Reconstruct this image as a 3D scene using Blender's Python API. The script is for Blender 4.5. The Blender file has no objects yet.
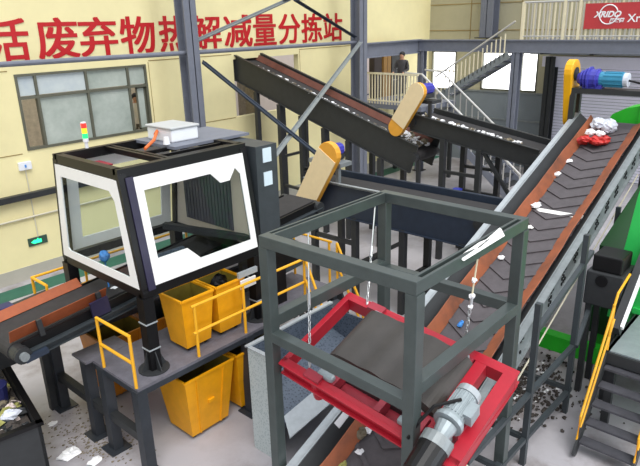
import bpy, bmesh, math, random
from mathutils import Vector, Matrix
random.seed(7)
SC = bpy.context.scene
COL = SC.collection
V = Vector

# ------------------------------------------------------------------ materials
def lin(c):
    c = c / 255.0
    return c / 12.92 if c <= 0.04045 else ((c + 0.055) / 1.055) ** 2.4
def rgb(r, g, b): return (lin(r), lin(g), lin(b), 1.0)
MATS = {}
def mat(name, c, rough=0.5, metal=0.0, var=0.12, scale=6.0, bump=0.0, emit=0.0, spec=0.5, c2=None, thr=None):
    m = bpy.data.materials.new(name); m.use_nodes = True
    nt = m.node_tree; b = nt.nodes['Principled BSDF']
    b.inputs['Roughness'].default_value = rough; b.inputs['Metallic'].default_value = metal
    b.inputs['Specular IOR Level'].default_value = spec
    base = rgb(*c)
    if var > 0 or c2:
        tc = nt.nodes.new('ShaderNodeTexCoord'); nz = nt.nodes.new('ShaderNodeTexNoise')
        nz.inputs['Scale'].default_value = scale; nz.inputs['Detail'].default_value = 6
        nz.inputs['Roughness'].default_value = 0.65
        nt.links.new(tc.outputs['Object'], nz.inputs['Vector'])
        rp = nt.nodes.new('ShaderNodeValToRGB')
        lo, hi = thr or (0.3, 0.7)
        rp.color_ramp.elements[0].position = lo; rp.color_ramp.elements[1].position = hi
        if c2: a0, a1 = base, rgb(*c2)
        else:
            a0 = tuple(x * (1 - var) for x in base[:3]) + (1,); a1 = tuple(min(1, x * (1 + var)) for x in base[:3]) + (1,)
        rp.color_ramp.elements[0].color = a0; rp.color_ramp.elements[1].color = a1
        nt.links.new(nz.outputs['Fac'], rp.inputs['Fac']); nt.links.new(rp.outputs['Color'], b.inputs['Base Color'])
        if bump:
            bp = nt.nodes.new('ShaderNodeBump'); bp.inputs['Strength'].default_value = bump; bp.inputs['Distance'].default_value = 0.02
            nt.links.new(nz.outputs['Fac'], bp.inputs['Height']); nt.links.new(bp.outputs['Normal'], b.inputs['Normal'])
    else:
        b.inputs['Base Color'].default_value = base
    if emit:
        b.inputs['Emission Color'].default_value = base; b.inputs['Emission Strength'].default_value = emit
    MATS[name] = m
    return m
mat('wall_yellow', (234, 223, 172), .85, var=.05, scale=1.2)
mat('wall_grey_low', (176, 172, 160), .85, var=.06, scale=2)
mat('wall_beige', (176, 170, 142), .85, var=.05, scale=1.5)
mat('wall_blue_grey', (122, 130, 136), .8, var=.06, scale=1.5)
mat('seam', (150, 128, 78), .8, var=0)
mat('floor', (170, 167, 172), .38, var=.1, scale=.9, c2=(146, 142, 146), thr=(.45, .8))
def floor_stains():
    nt = MATS['floor'].node_tree; b = nt.nodes['Principled BSDF']; src = b.inputs['Base Color'].links[0].from_socket
    tc = nt.nodes.new('ShaderNodeTexCoord'); n2 = nt.nodes.new('ShaderNodeTexNoise'); n2.inputs['Scale'].default_value = .55; n2.inputs['Detail'].default_value = 9; n2.inputs['Roughness'].default_value = .7
    rp = nt.nodes.new('ShaderNodeValToRGB'); rp.color_ramp.elements[0].position = .5; rp.color_ramp.elements[1].position = .64
    mx = nt.nodes.new('ShaderNodeMixRGB'); mx.inputs['Color2'].default_value = rgb(112, 102, 96)
    mt = nt.nodes.new('ShaderNodeMath'); mt.operation = 'MULTIPLY'; mt.inputs[1].default_value = .7
    nt.links.new(tc.outputs['Object'], n2.inputs['Vector']); nt.links.new(n2.outputs['Fac'], rp.inputs['Fac']); nt.links.new(rp.outputs['Color'], mt.inputs[0])
    nt.links.new(mt.outputs[0], mx.inputs['Fac']); nt.links.new(src, mx.inputs['Color1']); nt.links.new(mx.outputs['Color'], b.inputs['Base Color'])
floor_stains()
mat('floor_green', (38, 92, 76), .6, var=.15, scale=3)
mat('steel_blue', (112, 116, 128), .5, var=.08)
mat('steel_grey', (66, 74, 73), .34, .1, var=.14, scale=5)
mat('steel_dark', (46, 48, 50), .5, .1, var=.15)
mat('steel_navy', (40, 50, 66), .5, .1, var=.15)
mat('black_paint', (13, 12, 14), .4, var=.15, spec=.35)
mat('violet_black', (40, 36, 62), .4, var=.1)
mat('white_panel', (238, 237, 235), .35, var=.02)
mat('galv', (168, 174, 178), .38, .25, var=.1, scale=9)
mat('galv_dull', (130, 136, 138), .45, .2, var=.15, scale=8)
mat('red_paint', (168, 26, 44), .4, var=.1, scale=5)
mat('red_dusty', (152, 46, 60), .45, var=.14, scale=6)
mat('orange_rubber', (150, 76, 40), .65, var=.2, scale=4)
mat('skirt_brown', (154, 86, 54), .65, scale=1.6, c2=(98, 60, 44), thr=(.42, .72))
mat('steel_frame', (48, 52, 58), .45, .1, var=.15)
mat('steel_shade', (56, 62, 66), .45, .1, var=.15)
mat('rust_rubber', (96, 54, 42), .7, var=.2, scale=5)
mat('belt', (80, 75, 78), .7, var=.18, scale=7, bump=.15)
mat('belt_dark', (44, 42, 43), .75, var=.2, scale=7)
mat('belt_worn', (64, 60, 57), .55, var=.2, scale=3)
mat('cleat', (36, 34, 36), .7, var=.1)
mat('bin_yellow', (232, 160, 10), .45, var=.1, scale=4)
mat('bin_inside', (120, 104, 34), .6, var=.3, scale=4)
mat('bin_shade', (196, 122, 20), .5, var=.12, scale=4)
mat('rail_yellow', (230, 168, 34), .4, var=.06)
mat('deck', (104, 102, 110), .55, .1, var=.2, scale=8, bump=.3)
mat('tread', (72, 72, 78), .55, .1, var=.2, scale=8, bump=.3)
mat('plat_grey', (136, 146, 150), .5, .1, var=.1, scale=6, bump=.2)
mat('cream_guard', (232, 210, 168), .5, var=.04)
mat('amber', (226, 160, 52), .5, var=.05)
mat('motor_grey', (150, 160, 164), .4, .15, var=.12, scale=9)
mat('motor_violet', (62, 62, 168), .4, var=.12)
mat('motor_teal', (52, 134, 168), .4, var=.12)
mat('guard_yellow', (240, 176, 14), .4, var=.05)
mat('green_bright', (52, 196, 92), .4, var=.08, scale=3)
mat('green_leaf', (44, 190, 44), .4, var=.08)
mat('green_dark', (12, 62, 18), .5, var=.12, scale=3)
mat('sign_red', (188, 16, 26), .55, var=.03)
mat('banner_red', (186, 56, 60), .6, var=.05)
mat('stainless', (206, 204, 200), .3, .5, var=.04)
mat('picket_cream', (226, 216, 186), .45, var=.05)
mat('shutter', (228, 226, 240), .5, var=.03)
mat('box_grey', (182, 184, 184), .5, var=.03)
mat('off_white', (232, 230, 226), .6, var=.06, scale=12)
mat('paper', (238, 238, 240), .7, var=.05)
mat('blue_plastic', (40, 58, 190), .4, var=.05)
mat('navy_plastic', (30, 34, 84), .45, var=.1)
mat('light_blue', (66, 140, 214), .5, var=.05)
mat('red_bag', (190, 44, 40), .5, var=.15, scale=14)
mat('bag_white', (206, 210, 222), .4, var=.08, scale=10)
mat('orange_cable', (226, 110, 50), .5, var=.05)
mat('dirt', (64, 58, 54), .9, var=.4, scale=30)
mat('rag', (120, 110, 92), .9, var=.3, scale=10)
mat('salad', (150, 148, 84), .9, var=.3, scale=16)
mat('skin', (186, 140, 112), .6, var=.04)
mat('hair', (22, 20, 20), .6, var=0)
mat('jacket', (58, 56, 58), .8, var=.15)
mat('trousers', (88, 86, 84), .8, var=.1)
mat('shirt_white', (222, 218, 214), .8, var=.05)
mat('cupboard', (150, 112, 58), .6, var=.1)
mat('door_dark', (54, 44, 42), .5, var=.1)
mat('poster', (214, 198, 192), .7, var=.04)
mat('window_alu', (98, 98, 84), .45, .2, var=.08)
mat('pane_frost', (150, 160, 152), .22, var=.14, scale=1.4, c2=(188, 196, 188))
mat('pane_pale', (176, 188, 196), .2, var=.1, scale=1.6, c2=(206, 214, 212))
mat('day_white', (252, 252, 255), .5, var=0, emit=3.2)
mat('outside_wall', (206, 196, 196), .8, var=.04)
mat('outside_brick', (206, 196, 184), .9, var=.2, scale=8)
mat('beacon_red', (236, 46, 40), .3, var=0, emit=1.2)
mat('beacon_amber', (246, 190, 40), .3, var=0, emit=1.0)
mat('beacon_green', (40, 220, 110), .3, var=0, emit=1.2)
mat('exit_green', (40, 236, 150), .3, var=0, emit=1.6)
mat('exit_dark', (52, 78, 66), .5, var=.05)
mat('plastic_white', (232, 234, 238), .4, var=.02)
mat('pipe_white', (206, 200, 180), .5, var=.03)
mat('sticker', (204, 220, 228), .5, var=.03)
mat('beige_panel', (206, 192, 176), .6, var=.05)
mat('curtain', (74, 74, 84), .6, var=.15, scale=6)
mat('chain', (190, 192, 194), .3, .7, var=.1)
mat('rope', (216, 206, 176), .8, var=.05)
mat('grill', (190, 196, 198), .45, .2, var=.05)

def checker(name, c, c2, scale, bump=.5):
    m = mat(name, c, .42, .2, var=0); nt = m.node_tree; b = nt.nodes['Principled BSDF']
    tc = nt.nodes.new('ShaderNodeTexCoord'); mp = nt.nodes.new('ShaderNodeMapping')
    mp.inputs['Rotation'].default_value = (.78, .78, .78)
    ch = nt.nodes.new('ShaderNodeTexVoronoi'); ch.inputs['Scale'].default_value = scale
    rp = nt.nodes.new('ShaderNodeValToRGB'); rp.color_ramp.elements[0].color = rgb(*c2); rp.color_ramp.elements[1].color = rgb(*c)
    rp.color_ramp.elements[0].position = .15; rp.color_ramp.elements[1].position = .5
    nt.links.new(tc.outputs['Object'], mp.inputs['Vector']); nt.links.new(mp.outputs['Vector'], ch.inputs['Vector'])
    nt.links.new(ch.outputs['Distance'], rp.inputs['Fac']); nt.links.new(rp.outputs['Color'], b.inputs['Base Color'])
    bp = nt.nodes.new('ShaderNodeBump'); bp.inputs['Strength'].default_value = bump; bp.inputs['Distance'].default_value = .004
    nt.links.new(ch.outputs['Distance'], bp.inputs['Height']); nt.links.new(bp.outputs['Normal'], b.inputs['Normal'])
    return m
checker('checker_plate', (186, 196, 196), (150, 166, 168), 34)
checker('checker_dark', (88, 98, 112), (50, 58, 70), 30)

def glass(name, tint, alpha, gl=.12):
    m = bpy.data.materials.new(name); m.use_nodes = True; nt = m.node_tree
    nt.nodes.clear(); o = nt.nodes.new('ShaderNodeOutputMaterial')
    tr = nt.nodes.new('ShaderNodeBsdfTransparent'); tr.inputs['Color'].default_value = tint
    g = nt.nodes.new('ShaderNodeBsdfGlossy'); g.inputs['Roughness'].default_value = .02; g.inputs['Color'].default_value = (.95, .97, 1, 1)
    mx = nt.nodes.new('ShaderNodeMixShader'); fr = nt.nodes.new('ShaderNodeLayerWeight'); fr.inputs['Blend'].default_value = .25
    mt = nt.nodes.new('ShaderNodeMath'); mt.operation = 'MULTIPLY_ADD'; mt.inputs[1].default_value = alpha; mt.inputs[2].default_value = gl
    nt.links.new(fr.outputs['Fresnel'], mt.inputs[0]); nt.links.new(mt.outputs[0], mx.inputs['Fac'])
    nt.links.new(tr.outputs[0], mx.inputs[1]); nt.links.new(g.outputs[0], mx.inputs[2]); nt.links.new(mx.outputs[0], o.inputs['Surface'])
    MATS[name] = m
glass('cab_glass', (.90, .93, .93, 1), .05, .008)

# ------------------------------------------------------------------ mesh builder
class Fr:
    """a local frame: origin, along, across, up"""
    def __init__(s, o, u, v, w): s.o, s.u, s.v, s.w = V(o), V(u).normalized(), V(v).normalized(), V(w).normalized()
    def __call__(s, a, b, c): return s.o + s.u * a + s.v * b + s.w * c
WORLD = Fr((0, 0, 0), (1, 0, 0), (0, 1, 0), (0, 0, 1))
class MB:
    def __init__(s): s.v, s.f, s.m = [], [], []; s.cur = 0
    def hexa(s, p):
        n = len(s.v); s.v += [tuple(q) for q in p]
        for f in ((0, 3, 2, 1), (4, 5, 6, 7), (0, 1, 5, 4), (1, 2, 6, 5), (2, 3, 7, 6), (3, 0, 4, 7)):
            s.f.append(tuple(n + i for i in f)); s.m.append(s.cur)
        return s
    def box(s, x0, x1, y0, y1, z0, z1, fr=WORLD):
        return s.hexa([fr(x0, y0, z0), fr(x1, y0, z0), fr(x1, y1, z0), fr(x0, y1, z0), fr(x0, y0, z1), fr(x1, y0, z1), fr(x1, y1, z1), fr(x0, y1, z1)])
    def bar(s, a, b, w, h, up=(0, 0, 1)):
        a, b = V(a), V(b); u = (b - a); L = u.length; u.normalize(); up = V(up)
        if abs(u.dot(up)) > .98: up = V((1, 0, 0))
        v = up.cross(u).normalized(); wv = u.cross(v)
        return s.box(0, L, -w / 2, w / 2, -h / 2, h / 2, Fr(a, u, v, wv))
    def tube(s, pts, r, n=8, caps=True):
        pts = [V(p) for p in pts]; rings = []
        for i, p in enumerate(pts):
            d = (pts[min(i + 1, len(pts) - 1)] - pts[max(i - 1, 0)]).normalized()
            up = V((0, 0, 1)) if abs(d.z) < .95 else V((1, 0, 0))
            a = d.cross(up).normalized(); b = a.cross(d)
            rr = r[i] if isinstance(r, (list, tuple)) else r
            k = len(s.v)
            for j in range(n):
                t = 2 * math.pi * j / n
                s.v.append(tuple(p + a * (math.cos(t) * rr) + b * (math.sin(t) * rr)))
            rings.append(k)
        for q, w in zip(rings, rings[1:]):
            for j in range(n):
                s.f.append((q + j, q + (j + 1) % n, w + (j + 1) % n, w + j)); s.m.append(s.cur)
        if caps:
            s.f.append(tuple(rings[0] + j for j in range(n))[::-1]); s.m.append(s.cur)
            s.f.append(tuple(rings[-1] + j for j in range(n))); s.m.append(s.cur)
        return s
    def prism(s, poly, d):
        """closed polygon (3D points) extruded by vector d"""
        n = len(poly); k = len(s.v); d = V(d)
        s.v += [tuple(V(p)) for p in poly] + [tuple(V(p) + d) for p in poly]
        s.f.append(tuple(range(k, k + n))[::-1]); s.m.append(s.cur)
        s.f.append(tuple(range(k + n, k + 2 * n))); s.m.append(s.cur)
        for j in range(n):
            s.f.append((k + j, k + (j + 1) % n, k + n + (j + 1) % n, k + n + j)); s.m.append(s.cur)
        return s
    def blob(s, c, r, sq=(1, 1, 1), jit=.25, seg=10, rg=7, rnd=None):
        rnd = rnd or random; k = len(s.v); c = V(c)
        for i in range(rg + 1):
            th = math.pi * i / rg
            for j in range(seg):
                ph = 2 * math.pi * j / seg; q = r * (1 + rnd.uniform(-jit, jit))
                s.v.append((c.x + q * sq[0] * math.sin(th) * math.cos(ph), c.y + q * sq[1] * math.sin(th) * math.sin(ph), c.z + q * sq[2] * math.cos(th)))
        for i in range(rg):
            for j in range(seg):
                s.f.append((k + i * seg + j, k + (i + 1) * seg + j, k + (i + 1) * seg + (j + 1) % seg, k + i * seg + (j + 1) % seg)); s.m.append(s.cur)
        return s
    def loop(s, prof, fr, b0, b1):
        """profile of (along, up) points extruded across"""
        return s.prism([fr(a, b0, c) for a, c in prof], fr.v * (b1 - b0))
    def use(s, i): s.cur = i; return s
    def build(s, name, mats, parent=None, bevel=0.0, smooth=False, off=None):
        me = bpy.data.meshes.new(name)
        o0 = V(off) if off is not None else (ROOT.get(parent.name, V((0, 0, 0))) if parent else V((0, 0, 0)))
        me.from_pydata([tuple(V(p) - o0) for p in s.v], [], s.f)
        bm = bmesh.new(); bm.from_mesh(me); bmesh.ops.remove_doubles(bm, verts=bm.verts, dist=1e-6); bmesh.ops.recalc_face_normals(bm, faces=bm.faces); bm.to_mesh(me); bm.free()
        for m in (mats if isinstance(mats, (list, tuple)) else [mats]): me.materials.append(MATS[m])
        if len(me.polygons) == len(s.m):
            for p, i in zip(me.polygons, s.m): p.material_index = i
        o = bpy.data.objects.new(name, me); COL.objects.link(o)
        if smooth:
            for p in me.polygons: p.use_smooth = True
        if parent: o.parent = parent; ROOT[o.name] = o0
        elif off is not None: o.location = o0; ROOT[o.name] = o0
        if bevel:
            md = o.modifiers.new('bevel', 'BEVEL'); md.width = bevel; md.segments = 2; md.limit_method = 'ANGLE'
        return o
ROOT = {}
LABELS = set()
def tag(o, label, cat, group=None):
    o['label'] = label; o['category'] = cat
    assert 4 <= len(label.split()) <= 16, label
    assert label not in LABELS, label
    LABELS.add(label)
    if group: o['group'] = group
    return o
def thing(name, label, cat, loc, group=None):
    o = bpy.data.objects.new(name, None); COL.objects.link(o); o.location = loc; o.empty_display_size = .2
    ROOT[o.name] = V(loc)
    return tag(o, label, cat, group)
def struct(name, mb, mats, parent=None):
    o = mb.build(name, mats, parent)
    if not parent: o['kind'] = 'structure'
    return o
def text_mb(body, size, fr, shear=0.0, bold=0.0, depth=.01, align='LEFT'):
    """letters as a mesh: along = writing direction, up = letter height, across = depth"""
    cu = bpy.data.curves.new('txt', 'FONT'); cu.body = body; cu.size = size; cu.shear = shear; cu.offset = bold; cu.extrude = depth / 2; cu.align_x = align
    to = bpy.data.objects.new('txt', cu); COL.objects.link(to); bpy.context.view_layer.update()
    me = bpy.data.meshes.new_from_object(to.evaluated_get(bpy.context.evaluated_depsgraph_get()))
    b = MB(); b.v = [tuple(fr(v.co.x, v.co.z, v.co.y)) for v in me.vertices]
    b.f = [tuple(p.vertices) for p in me.polygons]; b.m = [0] * len(b.f)
    bpy.data.objects.remove(to); bpy.data.curves.remove(cu)
    xs = [v.co.x for v in me.vertices]; ys = [v.co.y for v in me.vertices]
    bpy.data.meshes.remove(me)
    return b, (min(xs), max(xs), min(ys), max(ys))

# ------------------------------------------------------------------ camera
f_px, pit, yaw, rol = 607.93, .33784, .735025, -.0262067
fw = V((math.cos(yaw) * math.cos(pit), math.sin(yaw) * math.cos(pit), -math.sin(pit)))
rt = V((math.sin(yaw), -math.cos(yaw), 0)); up = rt.cross(fw)
R_ = rt * math.cos(rol) + up * math.sin(rol); U_ = -rt * math.sin(rol) + up * math.cos(rol)
cd = bpy.data.cameras.new('camera'); cam = bpy.data.objects.new('camera', cd); COL.objects.link(cam)
cd.sensor_width = 36; cd.lens = f_px / 640 * 36; cd.clip_end = 200
M = Matrix((R_, U_, -fw)).transposed().to_4x4(); M.translation = V((0, 0, 5.5)); cam.matrix_world = M
SC.camera = cam

# ------------------------------------------------------------------ setting
YW, XB = 13.7, 22.0
b = MB().box(-8, 30, -14, 22, -.3, 0)
struct('floor', b, 'floor')
b = MB().box(-8, 21.9, 12.85, 13.42, 0, .004)
o = struct('trim_1', b, 'floor_green')
# left wall with window and conveyor opening
b = MB()
wx0, wx1, wz0, wz1 = 5.59, 8.82, 2.92, 4.55
ox0, ox1, oz0, oz1 = 11.68, 14.35, 2.87, 4.49
WT = 9.0
for x0, x1, z0, z1 in ((-8, wx0, .32, WT), (wx0, wx1, .32, wz0), (wx0, wx1, wz1, WT), (wx1, ox0, .32, WT), (ox0, ox1, .32, oz0), (ox0, ox1, oz1, WT), (ox1, XB, .32, WT)):
    b.box(x0, x1, YW, YW + .2, z0, z1)
b.use(1).box(-8, XB, YW - .015, YW + .2, 0, .32)
b.use(2)
for z in (2.86, 4.62): 
    b.box(-8, wx0 - .12, YW - .006, YW, z, z + .02); b.box(wx1 + .1, ox0 - .05, YW - .006, YW, z, z + .02); b.box(ox1 + .05, 21.8, YW - .006, YW, z, z + .02)
for x in (wx1 + .08, ox1 + .06, 17.4): b.box(x, x + .015, YW - .006, YW, .4, 4.6)
b.box(4.0, 21.8, YW - .006, YW, 6.3, 6.32)
struct('wall_left', b, ['wall_yellow', 'wall_grey_low', 'seam'])
# back wall with four bright windows
wins = [(12.45, 13.55, 2.7, 4.2), (9.98, 11.35, 2.8, 4.2), (9.15, 9.8, 2.8, 4.2)]
b = MB(); ys = sorted(wins, key=lambda w: -w[0])
def backbox(y0, y1, z0, z1, m): b.use(m).box(XB, XB + .2, y0, y1, z0, z1)
edges = [13.7] + [e for w in ys for e in (w[1], w[0])] + [-14]
for i in range(0, len(edges), 2):
    backbox(edges[i + 1], edges[i], 2.72, 9, 0)
for w in wins:
    backbox(w[0], w[1], w[3], 9, 0)
    if w[2] > 2.72: backbox(w[0], w[1], 2.72, w[2], 0)
backbox(-14, 13.7, 0, 2.72, 1)
b.use(2)
for z in (1.7, 2.72): b.box(XB - .03, XB, 8.9, 13.6, z, z + .06)
b.use(3)
for z in (4.95, 5.9, 7): b.box(XB - .012, XB, -14, 13.7, z, z + .03)
for y in (11.9, 9.9, 7.8, 5.8): b.box(XB - .012, XB, y, y + .03, 4.3, 9)
struct('wall_back', b, ['wall_beige', 'wall_blue_grey', 'galv_dull', 'seam'])
for i, w in enumerate(wins):
    fr_ = MB()
    for y in (w[0], w[1] - .05): fr_.box(XB - .02, XB + .1, y, y + .05, w[2], w[3])
    for z in (w[2], w[3] - .05): fr_.box(XB - .02, XB + .1, w[0], w[1], z, z + .05)
    if i == 0: fr_.box(XB, XB + .08, w[0], w[1], 3.42, 3.46)
    s_ = struct('window_%d' % (i + 2), fr_, 'window_alu')
    MB().box(XB + .1, XB + .12, w[0], w[1], w[2], w[3]).build('pane', 'day_white', s_)
# left window
fr_ = MB()
for x in (wx0, 6.0, 7.18, 8.27, wx1 - .05): fr_.box(x, x + .055, YW - .02, YW + .1, wz0, wz1)
for z in (wz0, 4.02, wz1 - .05): fr_.box(wx0, wx1, YW - .021, YW + .1, z, z + .055)
w1 = struct('window_1', fr_, 'window_alu')
for x0, x1, z0, z1, m in ((wx0, 6.0, 4.07, wz1, 'pane_pale'), (6.05, 7.18, 4.07, wz1, 'pane_pale'), (7.23, 8.27, 4.07, wz1, 'pane_frost'), (8.32, wx1, 4.07, wz1, 'pane_frost'), (6.05, 7.18, wz0, 4.02, 'pane_frost'), (7.23, 8.27, wz0, 4.02, 'pane_frost')):
    MB().box(x0, x1, YW + .03, YW + .045, z0 + .02, z1).build('pane', m, w1)
sash = MB()
for x in (8.5, 8.72): sash.box(x, x + .04, YW + .05, YW + .08, wz0 + .05, 4.02)
for z in (wz0 + .05, 3.98): sash.box(8.5, 8.76, YW + .05, YW + .08, z, z + .04)
sa = sash.build('open_sash', 'window_alu', w1)
MB().box(8.54, 8.72, YW + .06, YW + .07, wz0 + .09, 3.98).build('pane', 'pane_frost', sa)
# outdoors behind the openings
b = MB().box(3, 10.2, 16.5, 16.8, 0, 7)
struct('wall_outside', b, 'outside_brick')
b = MB().box(10.4, 20.5, 18.5, 18.7, 0, 7).use(1).box(14.6, 15.3, 16.6, 17.0, 0, 6)
struct('wall_outside_yard', b, ['outside_wall', 'rag'])

# lettering on the wall
sg = thing('slogan_lettering', 'large red Chinese characters in a row on the yellow wall above the window', 'lettering', (10.9, YW, 4.85))
chars = '活废弃物热解减量分拣站'
cx = [(5.20, 6.03), (6.22, 7.15), (7.2, 8.13), (8.24, 9.18), (9.33, 10.2), (10.32, 11.3), (11.44, 12.45), (12.52, 13.41), (13.54, 14.46), (14.55, 15.5), (15.59, 16.5)]
for ch, (x0, x1) in zip(chars, cx):
    f0 = Fr((0, 0, 0), (1, 0, 0), (0, 1, 0), (0, 0, 1))
    mb, bb = text_mb(ch, 1.0, f0, bold=0, depth=.006)
    sx = (x1 - x0) / (bb[1] - bb[0]); sz = .84 / (bb[3] - bb[2])
    mb.v = [(x0 + (p[0] - bb[0]) * sx, YW - .011 + p[1], 4.83 + (p[2] - bb[2]) * sz) for p in mb.v]
    base = list(mb.v); bf_ = list(mb.f); mb.v, mb.f = [], []
    for i_, (dx, dz) in enumerate(((-.02, -.012), (.02, -.012), (-.02, .012), (.02, .012), (0, 0))):
        k_ = len(mb.v); mb.v += [(p[0] + dx, p[1] - .0004 * i_, p[2] + dz) for p in base]; mb.f += [tuple(q + k_ for q in f_) for f_ in bf_]
    mb.m = [0] * len(mb.f)
    mb.build('character', 'sign_red', sg)

# things fixed to the left wall
t = thing('exit_sign', 'small green lit emergency exit sign low on the yellow wall', 'sign', (5.44, YW, .76))
MB().box(5.22, 5.66, YW - .03, YW - .001, .76, .95).build('sign_box', 'exit_dark', t, .005)
g = MB().box(5.36, 5.52, YW - .035, YW - .03, .81, .89).prism([(5.28, YW - .035, .85), (5.36, YW - .035, .80), (5.36, YW - .035, .90)], (0, .005, 0)).blob((5.44, YW - .034, .905), .018, (1, .2, 1), 0)
g.build('running_figure', 'exit_green', t)
t = thing('switch_box', 'small white square switch box on the yellow wall left of the cabin', 'switch', (5.46, YW, 2.52))
MB().box(5.32, 5.6, YW - .07, YW - .001, 2.52, 2.7).build('box', 'plastic_white', t, .01)
MB().box(5.44, 5.47, YW - .1, YW - .07, 2.58, 2.64).build('lever', 'light_blue', t)
MB().tube([(5.46, YW - .02, .95), (5.46, YW - .02, 2.52)], .014).build('conduit', 'pipe_white', t)
tag(MB().tube([(0, YW - .04, 1.43), (12, YW - .04, 1.47)], .022).build('conduit_pipe', 'pipe_white'), 'thin pale horizontal conduit pipe along the yellow wall above the exit sign', 'pipe')
tag(MB().bar((0, YW - .08, 1.93), (12, YW - .08, 1.97), .14, .13).build('cable_tray', 'steel_dark'), 'dark horizontal cable tray along the lower yellow wall', 'cable tray')

# steel columns, H-section
def hcol(x, y, z1, w, label, m='steel_blue', flat='y', z0=0):
    b = MB(); t_ = .035
    if flat == 'y':
        b.box(x - w / 2, x + w / 2, y - w / 2, y - w / 2 + t_, z0, z1).box(x - w / 2, x + w / 2, y + w / 2 - t_, y + w / 2, z0, z1).box(x - t_ / 2, x + t_ / 2, y - w / 2, y + w / 2, z0, z1)
    else:
        b.box(x - w / 2, x - w / 2 + t_, y - w / 2, y + w / 2, z0, z1).box(x + w / 2 - t_, x + w / 2, y - w / 2, y + w / 2, z0, z1).box(x - w / 2, x + w / 2, y - t_ / 2, y + t_ / 2, z0, z1)
    o = b.build('steel_column', m, off=(x, y, 0), bevel=.005)
    p = MB().box(x - w * .75, x + w * .75, y - w * .75, y + w * .75, z0, z0 + .03).build('base_plate', 'steel_dark', o)
    return tag(o, label, 'column')
hcol(9.3, 12.5, 9, .36, 'tall grey steel column beside the wall window behind the cabin')
hcol(15.9, 12.5, 9, .38, 'tall grey steel column at the right end of the red lettering')
hcol(19.3, 8.75, 4.345, .27, 'grey steel column carrying the mezzanine beside the shutter stairs', flat='x')
hcol(19.3, 12.3, 4.345, .25, 'grey steel column at the far end of the mezzanine beam by the bright window', flat='x')
hcol(21.7, 11.0, 9, .5, 'wide grey steel column rising against the upper back wall', flat='x', z0=4.7)
hcol(21.6, 8.5, 4.1, .34, 'dark grey steel column at the left edge of the roller shutter', 'steel_dark', flat='x')
tag(MB().tube([(-2, 12.5, 4.87), (15.75, 12.5, 4.79)], .055, 10).build('tie_pipe', 'steel_blue'), 'long horizontal blue grey tie pipe just below the red lettering', 'pipe')
def brace(a, c, lab, m='steel_blue', w=.13):
    u = (V(c) - V(a)).normalized(); bb = MB().bar(a, c, w, .012).bar(V(a) + V((0, .05, 0)), V(c) + V((0, .05, 0)), .012, .1)
    tag(bb.build('cross_brace', m), lab, 'brace')
brace((15.68, 12.25, 4.8), (8.72, 9.2, 2.72), 'light grey diagonal brace rising right to the column by the lettering', 'galv_dull')
brace((9.52, 12.25, 4.6), (9.9, 8.6, 2.5), 'dark blue diagonal brace running down right from the left column', 'steel_navy')
brace((9.52, 12.45, 5.08), (12.85, 12.45, 6.05), 'upper left diagonal roof strut crossing the red characters', 'galv_dull', .1)
brace((15.7, 12.45, 4.95), (13.0, 12.45, 6.05), 'upper right diagonal roof strut above the last red characters', 'steel_navy', .1)
tag(MB().box(12.55, 13.35, 12.38, 12.5, 6.02, 6.2).build('gusset_plate', 'steel_blue'), 'grey gusset plate joining the two upper roof struts', 'plate')
b = MB().box(16.1, 19.3, 12.42, 12.44, 4.3, 4.73).box(16.1, 19.3, 12.33, 12.53, 4.71, 4.75).box(16.1, 19.3, 12.33, 12.53, 4.28, 4.31)
tag(b.build('steel_beam', 'steel_blue'), 'grey steel beam between the lettering column and the mezzanine', 'beam')

# ------------------------------------------------------------------ mezzanine, stairs, shutter
b = MB().box(19.2, 19.24, 2, 12.4, 4.36, 4.72).box(19.15, 19.35, 2, 12.4, 4.70, 4.74).box(19.15, 19.35, 2, 12.4, 4.35, 4.38).box(19.25, 21.9, 2, 8.9, 4.62, 4.7)
me = thing('mezzanine', 'grey steel mezzanine floor with edge beam above the roller shutter', 'platform', (19.3, 8, 4.36))
b.build('edge_beam', 'steel_blue', me)
for y in (7.9, 6.4, 5.0, 3.6): MB().box(19.3, 21.9, y, y + .1, 4.3, 4.6).build('joist', 'steel_dark', me)
rl = thing('mezzanine_railing', 'white picket railing along the mezzanine edge behind the red banner', 'railing', (19.3, 6, 4.74))
MB().tube([(19.3, 8.65, 5.84), (19.3, 3, 5.84)], .03).build('top_rail', 'stainless', rl)
MB().tube([(19.3, 8.65, 4.84), (19.3, 3, 4.84)], .02).build('bottom_rail', 'stainless', rl)
for i in range(44):
    y = 8.6 - i * .12
    MB().box(19.285, 19.315, y - .02, y + .02, 4.74, 5.82).build('picket', 'stainless' if i % 4 else 'picket_cream', rl)
for y in (8.65, 7.35, 6.9): MB().box(19.26, 19.34, y - .04, y + .04, 4.74, 5.86).build('post', 'picket_cream', rl)
# rear rail of the mezzanine
r2 = thing('rear_railing', 'cream picket railing behind the mezzanine end over the stairs', 'railing', (20.6, 9, 4.7))
MB().tube([(20.6, 8.9, 5.84), (20.6, 4, 5.84)], .025).build('top_rail', 'picket_cream', r2)
for i in range(28):
    y = 8.85 - i * .17
    MB().box(20.585, 20.615, y - .02, y + .02, 4.7, 5.82).build('picket', 'picket_cream', r2)
bn = thing('banner', 'red banner with white round logo hung on the mezzanine railing', 'banner', (19.2, 6, 5.04))
MB().box(19.245, 19.262, 3.4, 6.75, 5.04, 5.74).build('cloth', 'banner_red', bn)
bf = Fr((19.241, 6.47, 5.36), (0, -1, 0), (1, 0, 0), (0, 0, 1))
mb, bbx = text_mb('XRIDO', .225, bf, shear=.3, bold=.008, depth=.006)
mb.build('logo_lettering', 'paper', bn)
mb, bbx = text_mb('犀瑞德', .13, Fr((19.241, 6.05, 5.22), (0, -1, 0), (1, 0, 0), (0, 0, 1)), shear=.25, bold=.004, depth=.006); mb.build('small_lettering', 'paper', bn)
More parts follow.
